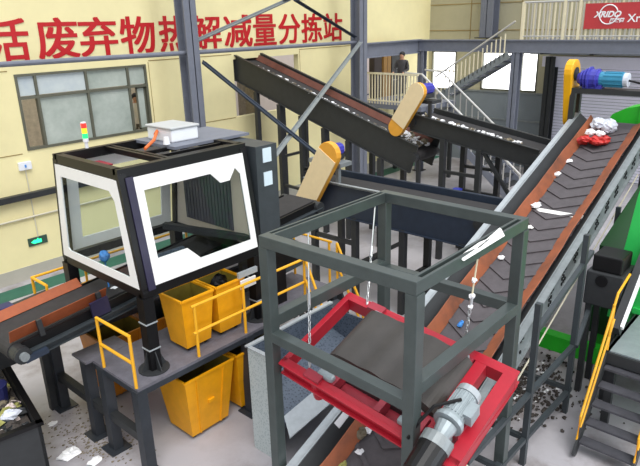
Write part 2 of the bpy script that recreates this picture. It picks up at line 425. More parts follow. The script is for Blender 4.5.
mb = MB(); pr = []
for i in range(33):
    a = math.pi * (.12 + 1.86 * i / 32); pr.append((19.241, 6.08 - .25 * math.cos(a), 5.43 + .26 * math.sin(a)))
mb.tube(pr, .018, 6); mb.build('logo_ring', 'paper', bn)
mb, bbx = text_mb('Xrido', .3, Fr((19.241, 5.56, 5.22), (0, -1, 0), (1, 0, 0), (0, 0, 1)), bold=.004, depth=.006); mb.build('lettering', 'paper', bn)
# roller shutter
b = MB()
for i in range(38): b.box(XB - .12, XB - .08, -3, 8.6, .02 + i * .105, .11 + i * .105)
b.use(1).box(XB - .11, XB - .09, -3, 8.6, 0, 4.0)
b.use(0).box(XB - .4, XB - .05, -3, 8.85, 3.75, 4.1)
struct('door_1', b, ['shutter', 'wall_blue_grey'])
tag(MB().tube([(20.9, 9, 4.25), (20.9, 0, 4.25)], .05).build('shutter_pipe', 'galv_dull'), 'horizontal pale pipe under the mezzanine above the roller shutter', 'pipe')
# upper stair flight to the mezzanine
st = thing('upper_stairs', 'steel staircase flight rising right up to the mezzanine', 'staircase', (19.4, 11.4, 2.75))
A, B_ = V((19.0, 11.45, 2.78)), V((19.0, 8.9, 4.3))
for x in (19.0, 20.0):
    MB().bar((x, A.y, A.z), (x, B_.y, B_.z), .03, .22).build('stringer', 'galv_dull', st)
for i in range(9):
    p = A.lerp(B_, (i + .5) / 9)
    MB().box(19.0, 20.0, p.y - .14, p.y + .14, p.z - .02, p.z + .02).build('tread', 'steel_blue', st)
hr = MB().tube([(19.0, 11.55, 3.5), (19.0, 8.75, 5.3)], .03); hr.build('handrail', 'stainless', st)
for i in range(17):
    p = A.lerp(B_, i / 17)
    MB().box(18.985, 19.015, p.y - .015, p.y + .015, p.z, p.z + .72).build('baluster', 'picket_cream', st)
# landing and lower flight
ld = thing('stair_landing', 'grey steel stair landing in front of the far bright window', 'platform', (18.3, 11.9, 2.6))
MB().box(16.9, 19.1, 10.75, 13.4, 2.6, 2.75).build('landing_slab', 'steel_blue', ld)
for x, y in ((17.0, 10.85), (19.0, 10.85), (17, 13.2), (19.0, 13.2)): MB().box(x - .06, x + .06, y - .06, y + .06, 0, 2.6).build('leg', 'steel_dark', ld)
l2 = thing('lower_stairs', 'steel staircase flight with shiny handrails descending right from the landing', 'staircase', (17.8, 10, 0))
for x in (17.2, 18.4):
    MB().bar((x, 10.75, 2.7), (x, 7.6, .1), .04, .24).build('stringer', 'steel_blue', l2)
    MB().tube([(x, 11.6, 3.78), (x, 10.95, 3.75), (x, 7.4, .95), (x, 7.4, .1)], .035).build('handrail', 'stainless', l2)
    for i in range(14):
        p = V((x, 10.75, 2.7)).lerp(V((x, 7.6, .1)), (i + .5) / 14)
        MB().box(x - .015, x + .015, p.y - .015, p.y + .015, p.z, p.z + .86).build('baluster', 'stainless', l2)
for i in range(12):
    p = V((17.8, 10.75, 2.7)).lerp(V((17.8, 7.6, .1)), (i + .5) / 12)
    MB().box(17.2, 18.4, p.y - .13, p.y + .13, p.z - .015, p.z + .015).build('tread', 'steel_dark', l2)
# landing railing with pickets
lr = thing('landing_railing', 'cream picket railing in front of the standing person', 'railing', (16.9, 12, 2.75))
MB().box(16.88, 16.93, 10.9, 13.2, 3.72, 3.78).build('top_rail', 'picket_cream', lr)
MB().box(16.88, 16.93, 10.9, 13.2, 2.84, 2.88).build('bottom_rail', 'picket_cream', lr)
for i in range(20):
    y = 10.95 + i * .118
    MB().box(16.89, 16.92, y - .015, y + .015, 2.75, 3.75).build('picket', 'picket_cream', lr)
# fittings at the back of the landing
tag(MB().box(17.0, 17.75, 13.5, 13.69, 2.75, 4.3).use(1).box(17.0, 17.75, 13.49, 13.5, 2.9, 2.95).box(17.25, 17.55, 13.49, 13.5, 4.08, 4.16).build('white_cabinet', ['poster', 'navy_plastic']), 'pale cabinet with small blue mark behind the landing railing', 'cabinet')
tag(MB().box(18.0, 18.45, 13.45, 13.69, 2.75, 4.5).build('dark_door_panel', 'door_dark', bevel=.01), 'dark brown tall panel behind the railing left of the ochre cupboard', 'panel')
tag(MB().box(18.5, 18.95, 13.4, 13.69, 2.75, 4.5).use(1).box(18.72, 18.73, 13.39, 13.4, 2.8, 4.45).build('cupboard', ['cupboard', 'door_dark'], bevel=.01), 'tall ochre brown cupboard behind the landing railing', 'cupboard')
tag(MB().box(19.0, 19.75, 13.4, 13.69, 2.75, 4.5).use(1).box(19.1, 19.6, 13.38, 13.4, 3.3, 3.33).box(19.1, 19.6, 13.38, 13.4, 3.7, 3.73).build('dark_cupboard', ['steel_dark', 'galv'], bevel=.01), 'tall dark grey cupboard behind the railing beside the person', 'cupboard')

# ------------------------------------------------------------------ people
def person(label, loc, face, top, bottom, h=1.66, arms='down'):
    root = thing('person', label, 'person', loc)
    s = h / 1.75
    c, n = math.cos(face), math.sin(face)
    def P(fwd, side, z): return V((fwd * c - side * n, fwd * n + side * c, z)) * s
    J = [('pel', P(0, 0, .95), .15), ('wai', P(0, 0, 1.1), .14), ('che', P(.01, 0, 1.32), .17), ('nk', P(.01, 0, 1.5), .065), ('chin', P(.03, 0, 1.58), .075), ('head', P(.03, 0, 1.66), .095), ('crown', P(.02, 0, 1.73), .06)]
    E_ = [(0, 1), (1, 2), (2, 3), (3, 4), (4, 5), (5, 6)]
    for sd in (-1, 1):
        k = len(J)
        el = P(.0, .27 * sd, 1.12) if arms == 'down' else P(.05, .27 * sd, 1.15)
        ha = P(.08, .27 * sd, .87) if arms == 'down' else P(.3, .2 * sd, 1.08)
        J += [('sh', P(0, .19 * sd, 1.42), .075), ('el', el, .05), ('wr', ha, .036), ('hand', ha + P(.05, 0, -.07), .035)]
        E_ += [(2, k), (k, k + 1), (k + 1, k + 2), (k + 2, k + 3)]
        k = len(J)
        J += [('hip', P(0, .1 * sd, .88), .105), ('kn', P(.02, .11 * sd, .5), .07), ('an', P(0, .12 * sd, .09), .05), ('toe', P(.15, .13 * sd, .04), .04)]
        E_ += [(0, k), (k, k + 1), (k + 1, k + 2), (k + 2, k + 3)]
    m = bpy.data.meshes.new('body'); m.from_pydata([tuple(j[1]) for j in J], E_, []); 
    o = bpy.data.objects.new('body_tmp', m); COL.objects.link(o)
    sk = o.modifiers.new('s', 'SKIN'); 
    for i, j in enumerate(J): m.skin_vertices[0].data[i].radius = (j[2] * s, j[2] * s)
    m.skin_vertices[0].data[0].use_root = True
    sb = o.modifiers.new('b', 'SUBSURF'); sb.levels = 2; sb.render_levels = 2
    bpy.context.view_layer.update()
    me2 = bpy.data.meshes.new_from_object(o.evaluated_get(bpy.context.evaluated_depsgraph_get()))
    bpy.data.objects.remove(o)
    me2.name = 'body'; me2.materials.clear()
    for q in ('skin', top, bottom, 'hair'): me2.materials.append(MATS[q])
    hands = [J[10][1], J[18][1]]
    for p in me2.polygons:
        p.use_smooth = True; ce = p.center; z = ce.z / s
        p.material_index = 1
        if z > 1.5 or min((ce - hh).length for hh in hands) < .07: p.material_index = 0
        elif z < .93 and min((ce - J[9][1]).length, (ce - J[17][1]).length) > .16: p.material_index = 2
        if z < .08: p.material_index = 3
    bo = bpy.data.objects.new('body', me2); COL.objects.link(bo); bo.parent = root
    hb = MB().blob(P(.0, 0, 1.69), .105 * s, (1, 1, 1), .04, 12, 8); hb.v = [v for v in hb.v]
    hb.v = [(v[0], v[1], max(v[2], 1.66 * s)) if (v[0] * c + v[1] * n) > .02 else v for v in hb.v]
    hb.build('hair', 'hair', root, smooth=True, off=(0, 0, 0)).location = (0, 0, 0)
    nb = MB().blob(P(.125, 0, 1.63), .016 * s, (1, 1, 1.4), 0, 8, 5)
    for e in (-.035, .035): nb.use(1).blob(P(.112, e, 1.66), .011 * s, (1, 1, .7), 0, 8, 5)
    nb.use(2).blob(P(.112, 0, 1.585), .018 * s, (.5, 1.2, .35), 0, 8, 5)
    nb.build('face', ['skin', 'hair', 'red_dusty'], root, smooth=True, off=(0, 0, 0)).location = (0, 0, 0)
person('person in dark clothes standing behind the cream picket railing', (17.9, 12.2, 2.75), math.pi * 1.05, 'jacket', 'trousers', 1.62, 'front')
person('person in a white top outside the open pane of the wall window', (9.13, 14.85, 2.1), math.pi * 1.4, 'shirt_white', 'trousers', 1.62)
struct('floor_outside_window', MB().box(3, 10.2, 13.95, 16.5, 1.9, 2.1), 'outside_brick')

# ------------------------------------------------------------------ conveyors
def conveyor(name, label, o, ang, slope, L, W, side_h, side_m, belt_m, parts):
    """o: middle of the lower end at belt level; parts: dict of options"""
    u = V((math.cos(ang), math.sin(ang), slope)); v = V((-math.sin(ang), math.cos(ang), 0)); w = u.cross(v)
    fr = Fr(o, u, v, w)
    t = thing(name, label, 'conveyor', (o[0], o[1], 0))
    r = parts.get('r', .14); prof = []
    for i in range(9):
        a = math.pi / 2 + math.pi * i / 8; prof.append((r * math.cos(a), -r + r * math.sin(a)))
    for i in range(9):
        a = -math.pi / 2 + math.pi * i / 8; prof.append((L + r * math.cos(a), -r + r * math.sin(a)))
    bw = W / 2 - .1
    b = MB().loop(prof, fr, -bw, bw)
    if parts.get('chevron'):
        b.use(1); sp = parts['chevron']; k = 0
        while k * sp < L - .5:
            a0 = .15 + k * sp
            for sd in (-1, 1):
                pts = [(a0, 0), (a0 + .34, bw * .92 * sd), (a0 + .40, bw * .92 * sd), (a0 + .06, 0)]
                b.prism([fr(q[0], q[1], .001) for q in pts], fr.w * .022)
            k += 1
    b.build('belt', [belt_m, 'cleat'], t)
    for sd in (-1, 1):
        y0 = sd * W / 2; c0, c1 = parts.get('side_z', (-side_h, .1)); fl_ = .1 if parts.get('flat_right') else .07
        s_ = MB().box(-.05, L + .05, y0 - .015, y0 + .015, c0, c1, fr).box(-.05, L + .05, min(y0, y0 + sd * fl_), max(y0, y0 + sd * fl_), c1 - .015, c1, fr).box(-.05, L + .05, min(y0, y0 + sd * .06), max(y0, y0 + sd * .06), c0, c0 + .015, fr)
        s_.build('side_frame', side_m if isinstance(side_m, str) else side_m[0 if sd < 0 else 1], t)
    if parts.get('skirt'):
        m = parts['skirt']; sh = parts.get('skirt_h', .2); si = parts.get('skirt_in', .08)
        a0, a1 = parts.get('skirt_a', (.1, L - .1))
        for sd in (-1, 1):
            n = 40; b = MB()
            for i in range(n):
                xa, xb = a0 + (a1 - a0) * i / n, a0 + (a1 - a0) * (i + 1) / n
                wv = lambda q: parts.get('wave', 0) * (math.sin(q * 3.1) + .6 * math.sin(q * 7.3 + sd))
                yb = sd * (W / 2 - si - .05); yt = sd * (W / 2 - si + .05); sh = parts.get('far_h', parts.get('skirt_h', .2)) if sd > 0 else parts.get('skirt_h', .2)
                if parts.get('flat_right') and sd < 0: yb = -(W / 2 - .30); yt = -(W / 2 - .13); sh = .13
                pa = [fr(xa, yb + wv(xa), .012), fr(xb, yb + wv(xb), .012), fr(xb, yb + .012 + wv(xb), .012), fr(xa, yb + .012 + wv(xa), .012),
                      fr(xa, yt + wv(xa), sh), fr(xb, yt + wv(xb), sh), fr(xb, yt + .012 + wv(xb), sh), fr(xa, yt + .012 + wv(xa), sh)]
                b.hexa(pa)
            b.build('skirt', m, t)
    for a in (0, L):
        MB().tube([fr(a, -W / 2 - .05, -r), fr(a, W / 2 + .05, -r)], r - .012, 16).build('drum', 'steel_dark', t)
    for px, py, pz in parts.get('legs', []):
        lw = parts.get('lw', .12) / 2; MB().box(px - lw, px + lw, py - lw, py + lw, 0, pz).build('leg', parts.get('leg_m', 'steel_dark'), t)
    for a, c in parts.get('bars', []):
        MB().bar(a, c, parts.get('bw', .09), parts.get('bw', .09)).build('cross_bar', parts.get('leg_m', 'steel_dark'), t)
    return t, fr

# main chevron conveyor climbing to the right
SL, SK = .32, .04
ang = math.atan(SK); kx = math.cos(ang)
ox = 3.0
o = (ox, 4.05 - .67 + SK * (ox - 5), 1.09 - .18 + SL * (ox - 5))
LL = 9.85 * math.sqrt(1 + SK * SK + SL * SL)
def rz(x): return 1.09 + SL * (x - 5)
lg = []; brs = []
for x in (6.47, 7.9): lg.append((x, 2.38, rz(x) + .42 if x > 7 else 2.0))
lg = [(6.47, 2.42, 2.3), (7.9, 2.42, 2.75), (5.7, 2.42, .5), (6.3, 4.12, 1.1), (7.9, 4.2, 1.6), (10.6, 2.8, 2.4), (10.6, 4.25, 2.4), (12.2, 2.9, 3.0), (12.2, 4.3, 3.0)]
brs = [((4.9, 2.42, 1.04), (8.0, 2.42, 1.1)), ((5.7, 2.42, .42), (8.0, 2.42, .35)), ((6.47, 2.42, 1.93), (8.2, 2.42, 2.42)), ((5.7, 2.38, .45), (5.7, 4.1, .45)), ((6.47, 2.38, .4), (6.47, 4.1, .4)), ((7.9, 2.38, 1.1), (9.5, 2.6, 1.75)), ((7.9, 2.38, .4), (7.9, 4.2, .4))]
big, bfr = conveyor('inclined_conveyor', 'long inclined conveyor with dark chevron belt and orange skirts climbing to the right', o, ang, SL / math.sqrt(1 + SK * SK), LL, 1.34, .2, ['galv_dull', 'galv'], 'belt', dict(chevron=.33, r=.16, skirt='skirt_brown', skirt_h=.19, skirt_in=.31, wave=.007, flat_right=1, legs=lg, bars=brs, bw=.06, lw=.07, leg_m='steel_shade', side_z=(-.28, .18)))
# details on the right side plate: bolt hole clusters, black underframe and conduit
b = MB(); rr = random.Random(3)
for k in range(16):
    a = 2.0 + k * .5
    for i in range(3):
        for j in range(4):
            if rr.random() < .8: b.box(a + i * .07 + j * .02, a + i * .07 + .035 + j * .02, -.70, -.684, -.2 + j * .08, -.16 + j * .08, bfr)
b.build('bolt_holes', 'black_paint', big)['kind'] = 'stuff'
MB().box(0, LL, -.66, -.62, -.46, -.28, bfr).build('underframe', 'black_paint', big)
MB().box(0, LL, .62, .66, -.46, -.28, bfr).build('underframe', 'black_paint', big)
for sd in (-1, 1): MB().hexa([bfr(0, sd * .50, .0), bfr(LL, sd * .50, .0), bfr(LL, sd * .655, .02), bfr(0, sd * .655, .02), bfr(0, sd * .50, .01), bfr(LL, sd * .50, .01), bfr(LL, sd * .655, .165), bfr(0, sd * .655, .165)]).build('liner', 'steel_dark', big)
MB().tube([bfr(1.5, -.72, -.5), bfr(LL - 1, -.72, -.5)], .012, 6).build('conduit', 'pipe_white', big)
MB().box(6.95, 7.05, -.5, .5, .002, .006, bfr).build('belt_joint', 'off_white', big)
# drive on top of its head
dr = thing('drive_stand', 'dark steel stand bridging the head of the inclined conveyor', 'stand', (12.6, 3.7, 0))
MB().box(12.45, 12.85, 1.0, 4.5, 4.0, 4.1).build('top_plate', 'steel_dark', dr)
for x, y in ((12.5, 4.43), (12.8, 4.43), (12.8, 1.2)): MB().box(x - .05, x + .05, y - .05, y + .05, 0, 4.0).build('leg', 'steel_dark', dr)
gm = thing('geared_motor', 'blue and teal geared drive motor on the stand above the conveyor head', 'motor', (12.6, 3.8, 4.1))
b = MB().tube([(12.6, 4.4, 4.28), (12.6, 4.2, 4.28), (12.6, 3.98, 4.28)], [.1, .19, .16], 14)
for i in range(5): b.tube([(12.6, 4.33 - i * .07, 4.28), (12.6, 4.3 - i * .07, 4.28)], .12 + .035 * (i % 3) + .04, 14)
b.box(12.5, 12.7, 3.92, 4.28, 4.1, 4.36); b.build('gearbox', 'motor_violet', gm)
b = MB().tube([(12.6, 4.0, 4.28), (12.6, 3.55, 4.28)], .14, 16)
for i in range(12):
    a = 2 * math.pi * i / 12; b.box(12.6 + .14 * math.cos(a) - .01, 12.6 + .14 * math.cos(a) + .01, 3.57, 3.9, 4.28 + .14 * math.sin(a) - .01, 4.28 + .14 * math.sin(a) + .01)
b.build('motor_body', 'motor_teal', gm)
MB().tube([(12.6, 3.55, 4.28), (12.6, 3.47, 4.28)], .13, 16).build('fan_cover', 'bag_white', gm)
MB().tube([(12.6, 3.47, 4.27), (12.6, 3.2, 4.22), (12.6, 2.6, 4.24), (12.6, 2, 4.24)], .02).build('cable', 'black_paint', gm)
def stadium(cx_, top_, bot_, r0, r1, th, axis_fr):
    """belt guard outline between two pulley centres given as (along, up)"""
    (a0, c0), (a1, c1) = top_, bot_
    d = math.atan2(c1 - c0, a1 - a0); pts = []
    for i in range(9):
        t_ = d + math.pi / 2 + math.pi * i / 8; pts.append((a0 + r0 * math.cos(t_), c0 + r0 * math.sin(t_)))
    for i in range(9):
        t_ = d - math.pi / 2 + math.pi * i / 8; pts.append((a1 + r1 * math.cos(t_), c1 + r1 * math.sin(t_)))
    return pts
gd = thing('belt_guard', 'tall yellow belt guard beside the blue motor at the conveyor head', 'guard', (12.6, 4.5, 3.4))
pts = stadium(0, (12.6, 4.4), (12.75, 3.5), .24, .2, .14, None)
MB().prism([(a, 4.46, c) for a, c in pts], (0, .16, 0)).build('housing', 'guard_yellow', gd, .02)
MB().tube([(12.6, 4.44, 4.36), (12.6, 4.5, 4.36)], .13, 14).build('pulley', 'steel_dark', gd)

# conveyor coming down through the wall opening
c1, c1f = conveyor('descending_conveyor', 'dark grey conveyor descending through the opening in the yellow wall', (12.27, 7.65, 2.53), math.pi / 2, .31, 9.3, .95, .5, ['steel_dark', 'steel_dark'], 'belt_dark',
    dict(r=.12, skirt='rust_rubber', skirt_h=.15, skirt_in=.1, side_z=(-.5, .2), legs=[(x, y, 2.0 + .31 * (y - 7.65)) for x in (11.77, 12.77) for y in (8.6, 9.6, 10.4, 11.2, 12.0, 12.9)],
         bars=[((11.77, 9.6, 1.6), (11.77, 11.2, 1.7)), ((11.77, 11.2, 1.5), (12.77, 11.2, 1.5)), ((11.77, 10.4, 2.0), (12.77, 10.4, 2.0)), ((11.77, 8.6, 1.0), (12.77, 8.6, 1.0)), ((11.77, 8.6, 1.0), (11.77, 9.6, 1.0)), ((11.77, 9.6, 1.0), (11.77, 12.0, 1.1)), ((11.77, 9.7, 2.3), (11.77, 11.2, 1.6)), ((11.77, 12.0, 1.9), (12.77, 12.0, 1.9))], bw=.07))
# second conveyor from the right feeding it
c2, c2f = conveyor('feed_conveyor', 'dark conveyor sloping down right behind the main belt with litter along its edge', (12.45, 4.85, 2.82), math.pi / 2, .163, 3.0, .95, .4, 'steel_dark', 'belt_dark',
    dict(r=.1, side_z=(-.3, .1), legs=[(x, y, 2.55 + .163 * (y - 4.85)) for x in (11.97, 12.93) for y in (5.0, 6.1, 7.0)],
         bars=[((11.97, 6.1, 1.5), (11.97, 7.0, 1.5)), ((12.93, 6.1, 1.5), (12.93, 7.0, 1.5)), ((12.93, 6.1, 2.1), (12.93, 7.0, 2.1)), ((11.97, 6.1, 2.15), (11.97, 7.0, 2.15)), ((11.97, 6.0, 2.7), (11.97, 5.0, 1.4)), ((11.97, 6.1, 1.2), (12.93, 6.1, 1.2))], bw=.07))
# cross conveyor behind the grey frame
c3, c3f = conveyor('cross_conveyor', 'horizontal cross conveyor with deep dark side plates behind the grey frame', (9.45, 4.5, 2.3), math.pi / 2, .0, 4.0, .9, .6, ['steel_navy', 'steel_navy'], 'belt_dark',
    dict(r=.12, side_z=(-.58, .1), legs=[(x, y, 1.75) for x in (9.02, 9.9) for y in (4.8, 6.05, 7.2, 8.3)],
         bars=[((9.02, 6.05, .7), (9.02, 7.2, .7)), ((9.02, 6.05, .7), (9.9, 6.05, .7)), ((9.02, 7.2, .7), (9.9, 7.2, .7)), ((9.02, 6.05, 1.5), (9.02, 7.2, .75)), ((9.02, 4.8, .7), (9.02, 6.05, .7)), ((9.02, 7.2, 1.2), (9.02, 8.3, 1.2))], bw=.08))
MB().box(8.93, 8.98, 4.5, 8.5, 2.38, 2.42).build('top_flange', 'galv', c3)
def cream_guard(label, x, top_, bot_, r0, r1, flip=False):
    t = thing('belt_guard', label, 'guard', (x, bot_[0], bot_[1]))
    pts = stadium(0, top_, bot_, r0, r1, .12, None)
    MB().prism([(x, a, c) for a, c in pts], (.14, 0, 0)).build('housing', 'amber', t, .01)
    A_, B2 = (V((x, *top_)), V((x, *bot_))) if flip else (V((x, *bot_)), V((x, *top_)))
    cut = A_.lerp(B2, .0 if flip else .12); dn = (B2 - A_).normalized(); cp_ = []
    for q in [V((x - .012, top_[0] + (a - top_[0]), top_[1] + (c - top_[1]))) for a, c in pts]:
        d_ = (q - cut).dot(dn)
        if d_ < 0: q = q - dn * d_
        q = cut + (q - cut) * 1.0; cp_.append(q)
    MB().prism(cp_, (.02, 0, 0)).build('cover', 'cream_guard', t)
    mid = V((x, *bot_)).lerp(V((x, *top_)), .35); MB().box(x + .14, x + .28, mid.y - .05, mid.y + .05, mid.z - .05, mid.z + .05).build('bracket', 'steel_dark', t)
cream_guard('long cream belt guard leaning on the cross conveyor near the cabin', 8.72, (7.65, 3.02), (8.43, 1.74), .25, .24, True)
cream_guard('long cream belt guard at the head of the feed conveyor below the beam', 11.72, (7.6, 3.92), (8.15, 3.07), .2, .2)
def small_motor(label, x, y, z, m='motor_violet'):
    t = thing('drive_motor', label, 'motor', (x, y, z - .2))
    b = MB().tube([(x, y, z), (x + .36, y, z)], .12, 16)
    for i in range(12):
        a = 2 * math.pi * i / 12; b.box(x + .05, x + .34, y + .12 * math.cos(a) - .008, y + .12 * math.cos(a) + .008, z + .12 * math.sin(a) - .008, z + .12 * math.sin(a) + .008)
    b.build('motor_body', m, t); MB().tube([(x - .08, y, z), (x, y, z)], .11, 16).build('end_cap', 'motor_violet', t)
    MB().box(x + .02, x + .38, y - .1, y + .1, z - .2, z - .1).build('foot', 'steel_dark', t)
small_motor('violet drive motor behind the lower cream belt guard', 9.0, 7.85, 3.02)
small_motor('violet drive motor behind the upper cream belt guard', 11.95, 7.6, 3.95)
tag(MB().bar((9.18, 7.55, 2.76), (9.18, 8.4, 2.78), .36, .08).bar((9.05, 8.3, 2.7), (9.05, 8.3, 2.4), .08, .08).bar((9.05, 7.65, 2.7), (9.05, 7.65, 2.4), .08, .08).build('motor_bracket', 'galv_dull'), 'grey steel bracket carrying the violet motor over the cross conveyor', 'bracket')
tag(MB().bar((12.2, 7.35, 3.67), (12.2, 7.85, 3.67), .4, .07).bar((12.0, 7.8, 3.67), (12.0, 7.8, 3.3), .07, .07).bar((12.0, 7.4, 3.67), (12.0, 7.4, 3.3), .07, .07).build('motor_bracket', 'steel_dark'), 'dark steel bracket carrying the violet motor over the feed conveyor', 'bracket')
tag(MB().tube([(11.99, 6.6, 1.53), (11.99, 6.6, 1.80)], [.08, .11], 14).build('bucket', 'blue_plastic'), 'small blue bucket on the trestle below the feed conveyor', 'bucket')
tag(MB().tube([(12.9, 15.2, 4.7), (12.9, 14.4, 4.45), (13.1, 13.95, 4.35), (13.3, 13.9, 4.0), (13.3, 13.9, 3.2)], [.06, .08, .1, .12, .1], 8).build('grab_arm', 'black_paint'), 'dark jointed arm beyond the wall opening above the conveyor', 'machine arm')
rr = random.Random(11)
def litter(label, fr, a0, a1, b0, b1, n, name='litter', r=(.02, .05), lift=.02):
    b = MB()
    for i in range(n):
        p = fr(rr.uniform(a0, a1), rr.uniform(b0, b1), lift); b.use(rr.choice((0, 0, 1))).blob(p, rr.uniform(*r), (1.3, 1, .6), .4, 6, 4, rr)
    o = b.build(name, ['paper', 'rag']); tag(o, label, 'litter'); o['kind'] = 'stuff'
litter('white litter scraps along the near edge of the feed conveyor', c2f, .2, 2.8, .36, .44, 60, lift=.1)
litter('pale litter heaped where the feed conveyor drops onto the wall conveyor', c1f, .05, 1.0, -.34, .34, 60, r=(.03, .08), lift=.08)
litter('pale litter scattered up the wall conveyor belt', c1f, .9, 5.6, .36, .44, 80, lift=.16)

# ------------------------------------------------------------------ sorting cabin on its platform
dk = thing('platform', 'grey steel walkway platform under the cabin on dark legs', 'platform', (5, 6.5, 0))
MB().box(3.19, 6.98, 5.93, 7.0, 1.28, 1.32).build('deck_plate', 'deck', dk)
MB().box(3.1, 3.75, 7.02, 7.4, 1.28, 1.31).build('deck_plate', 'deck', dk)
MB().box(3.19, 6.98, 8.0, 8.62, 1.28, 1.32).build('deck_plate', 'deck', dk)
for y in (5.95, 6.98, 8.0, 8.6): MB().box(3.19, 6.98, y - .02, y + .02, 1.2, 1.279).build('edge_beam', 'steel_frame', dk)
for x in (3.23, 5.0, 6.9):
    for y in (5.98, 6.8, 7.27, 8.3):
        if x > 3.3 and y in (6.8, 7.27): continue
        MB().box(x - .07, x + .07, y - .07, y + .07, 0, 1.28).box(x - .15, x + .15, y - .15, y + .15, 0, .02).build('leg', 'steel_frame', dk)
for y0, y1 in ((5.98, 6.8), (7.27, 8.3), (6.8, 7.27)):
    for x in (3.23, 6.9):
        MB().box(x - .05, x + .05, y0 + .07, y1 - .07, .5, .62).build('cross_bar', 'steel_dark', dk)
MB().box(3.19, 3.23, 5.97, 6.98, 1.201, 1.278).build('edge_beam', 'steel_frame', dk)
# cabin conveyor
cc, ccf = conveyor('sorting_conveyor', 'sorting conveyor with orange skirts passing under the cabin', (2.34, 7.48, 1.90), 0, .095, 5.45, .86, .2, 'steel_shade', 'belt_dark',
    dict(r=.12, skirt='orange_rubber', skirt_h=.2, skirt_in=.06, skirt_a=(-.04, 1.25), far_h=.11, side_z=(-.23, -.12), legs=[(6.6, 7.1, 1.9), (6.6, 7.86, 1.9)]))
MB().tube([ccf(0, -.46, -.12), ccf(0, -.52, -.12)], .105, 18).build('drum_end', 'steel_dark', cc)
MB().tube([ccf(0, -.52, -.12), ccf(0, -.57, -.12)], .055, 14).build('bearing', 'galv_dull', cc)
for sd in (-1, 1): MB().box(.05, 5.4, sd * .40 - .01, sd * .40 + .01, -.12, .0, ccf).build('black_gap_strip', 'black_paint', cc)  # black strips drawn for the dark gap between skirt and side frame
MB().box(.0, .28, -.56, -.48, -.21, -.14, ccf).build('tensioner', 'steel_navy', cc)
for a in (.28, 1.08): MB().box(a, a + .06, -.45, -.4, -.02, .2, ccf).build('skirt_bracket', 'steel_dark', cc)
MB().box(.95, 1.2, -.5, -.46, -.1, .12, ccf).build('control_box', 'violet_black', cc)
tag(MB().box(2.35, 2.75, 8.05, 8.25, 1.86, 1.98).use(1).box(2.2, 2.35, 8.03, 8.27, 1.84, 2.0).build('blue_case', ['navy_plastic', 'light_blue'], bevel=.02), 'dark blue case with light blue end behind the sorting conveyor', 'case')
tag(MB().box(2.3, 3.3, 8.3, 8.45, 1.0, 1.7).bar((2.4, 8.37, 0), (2.4, 8.37, 1.0), .1, .1).bar((3.1, 8.37, 0), (3.1, 8.37, 1.0), .1, .1).bar((2.2, 8.2, 1.78), (3.3, 8.2, 1.86), .3, .12).build('side_bench', 'steel_dark'), 'dark steel bench behind the sorting conveyor tail', 'bench')

cb = thing('sorting_cabin', 'black framed sorting cabin with white bordered glass sides', 'cabin', (4.5, 7, 1.32))
X0, X1, Y0, Y1, Z0, Z1, LN = 3.595, 5.47, 6.175, 8.10, 2.39, 3.85, .216
def cp(i, j, k):  # corners, k 0..1 height; returns the point on the leaning pyramid
    x = X0 + (X1 - X0) * i; y = Y0 + (Y1 - Y0) * j
    return V((x, y + LN * k * (1 - 2 * j), Z0 + (Z1 - Z0) * k))
for i in (0, 1):
    for j in (0, 1):
        MB().bar(cp(i, j, 0), cp(i, j, 1), .11, .11, (1, 0, 0)).build('corner_post', 'black_paint', cb)
for k, h in ((0, .12), (1, .13)):
    b = MB()
    for i in (0, 1): b.bar(cp(i, 0, k), cp(i, 1, k), .1, h)
    for j in (0, 1): b.bar(cp(0, j, k) - V((.05, 0, 0)), cp(1, j, k) + V((.05, 0, 0)), .1, h)
    b.build('roof_frame' if k else 'base_frame', 'black_paint', cb)
# white panel with window hole on a face: corners a (bottom left) b (bottom right) c (top right) d (top left)
def panel(a, b_, c, d, hole, nrm, name='window_panel'):
    n = V(nrm).normalized()
    P = lambda s, t: (a.lerp(b_, s)).lerp(d.lerp(c, s), t)
    out = [P(0, 0), P(1, 0), P(1, 1), P(0, 1)]
    hl = [P(s, t) for s, t in hole]
    bm = bmesh.new(); vo = [bm.verts.new(p) for p in out]; vh = [bm.verts.new(p) for p in hl]
    es = [bm.edges.new((vo[i], vo[(i + 1) % 4])) for i in range(4)] + [bm.edges.new((vh[i], vh[(i + 1) % len(vh)])) for i in range(len(vh))]
    bmesh.ops.triangle_fill(bm, edges=es, use_beauty=True)
    me = bpy.data.meshes.new(name); 
    off_ = n * .06
    bm.verts.ensure_lookup_table(); bm.verts.index_update()
    mb = MB(); vs = [v.co.copy() for v in bm.verts]; k = len(vs)
    mb.v = [tuple(p + off_) for p in vs] + [tuple(p + off_ - n * .02) for p in vs]
    for f_ in bm.faces:
        # drop triangles that fall inside the hole
        ce = f_.calc_center_median()
        mb.f.append(tuple(v.index for v in f_.verts)); mb.f.append(tuple(v.index + k for v in f_.verts)[::-1])
    for e in es:
        if e.is_valid: q, w = e.verts[0].index, e.verts[1].index; mb.f.append((q, w, w + k, q + k))
    mb.m = [0] * len(mb.f); bm.free()
    o = mb.build(name, 'white_panel', cb)
    g = MB(); g.prism([p + off_ - n * .012 for p in hl], n * .006)
    g.build('glass_pane', 'cab_glass', o)
    return o
panel(cp(0, 1, .04), cp(0, 0, .04), cp(0, 0, .955), cp(0, 1, .955), [(.085, .11), (.11, .085), (.9, .085), (.915, .1), (.915, .80), (.86, .885), (.085, .885)], (-1, 0, 0))
n_front = V((0, -1, LN / (Z1 - Z0)))
panel(cp(.05, 0, .04), cp(.985, 0, .04), cp(.985, 0, .955), cp(.05, 0, .955), [(.085, .235), (.34, .235), (.44, .10), (.945, .10), (.945, .80), (.9, .87), (.83, .76), (.74, .76), (.66, .87), (.085, .87)], n_front)
n_back = V((0, 1, LN / (Z1 - Z0)))
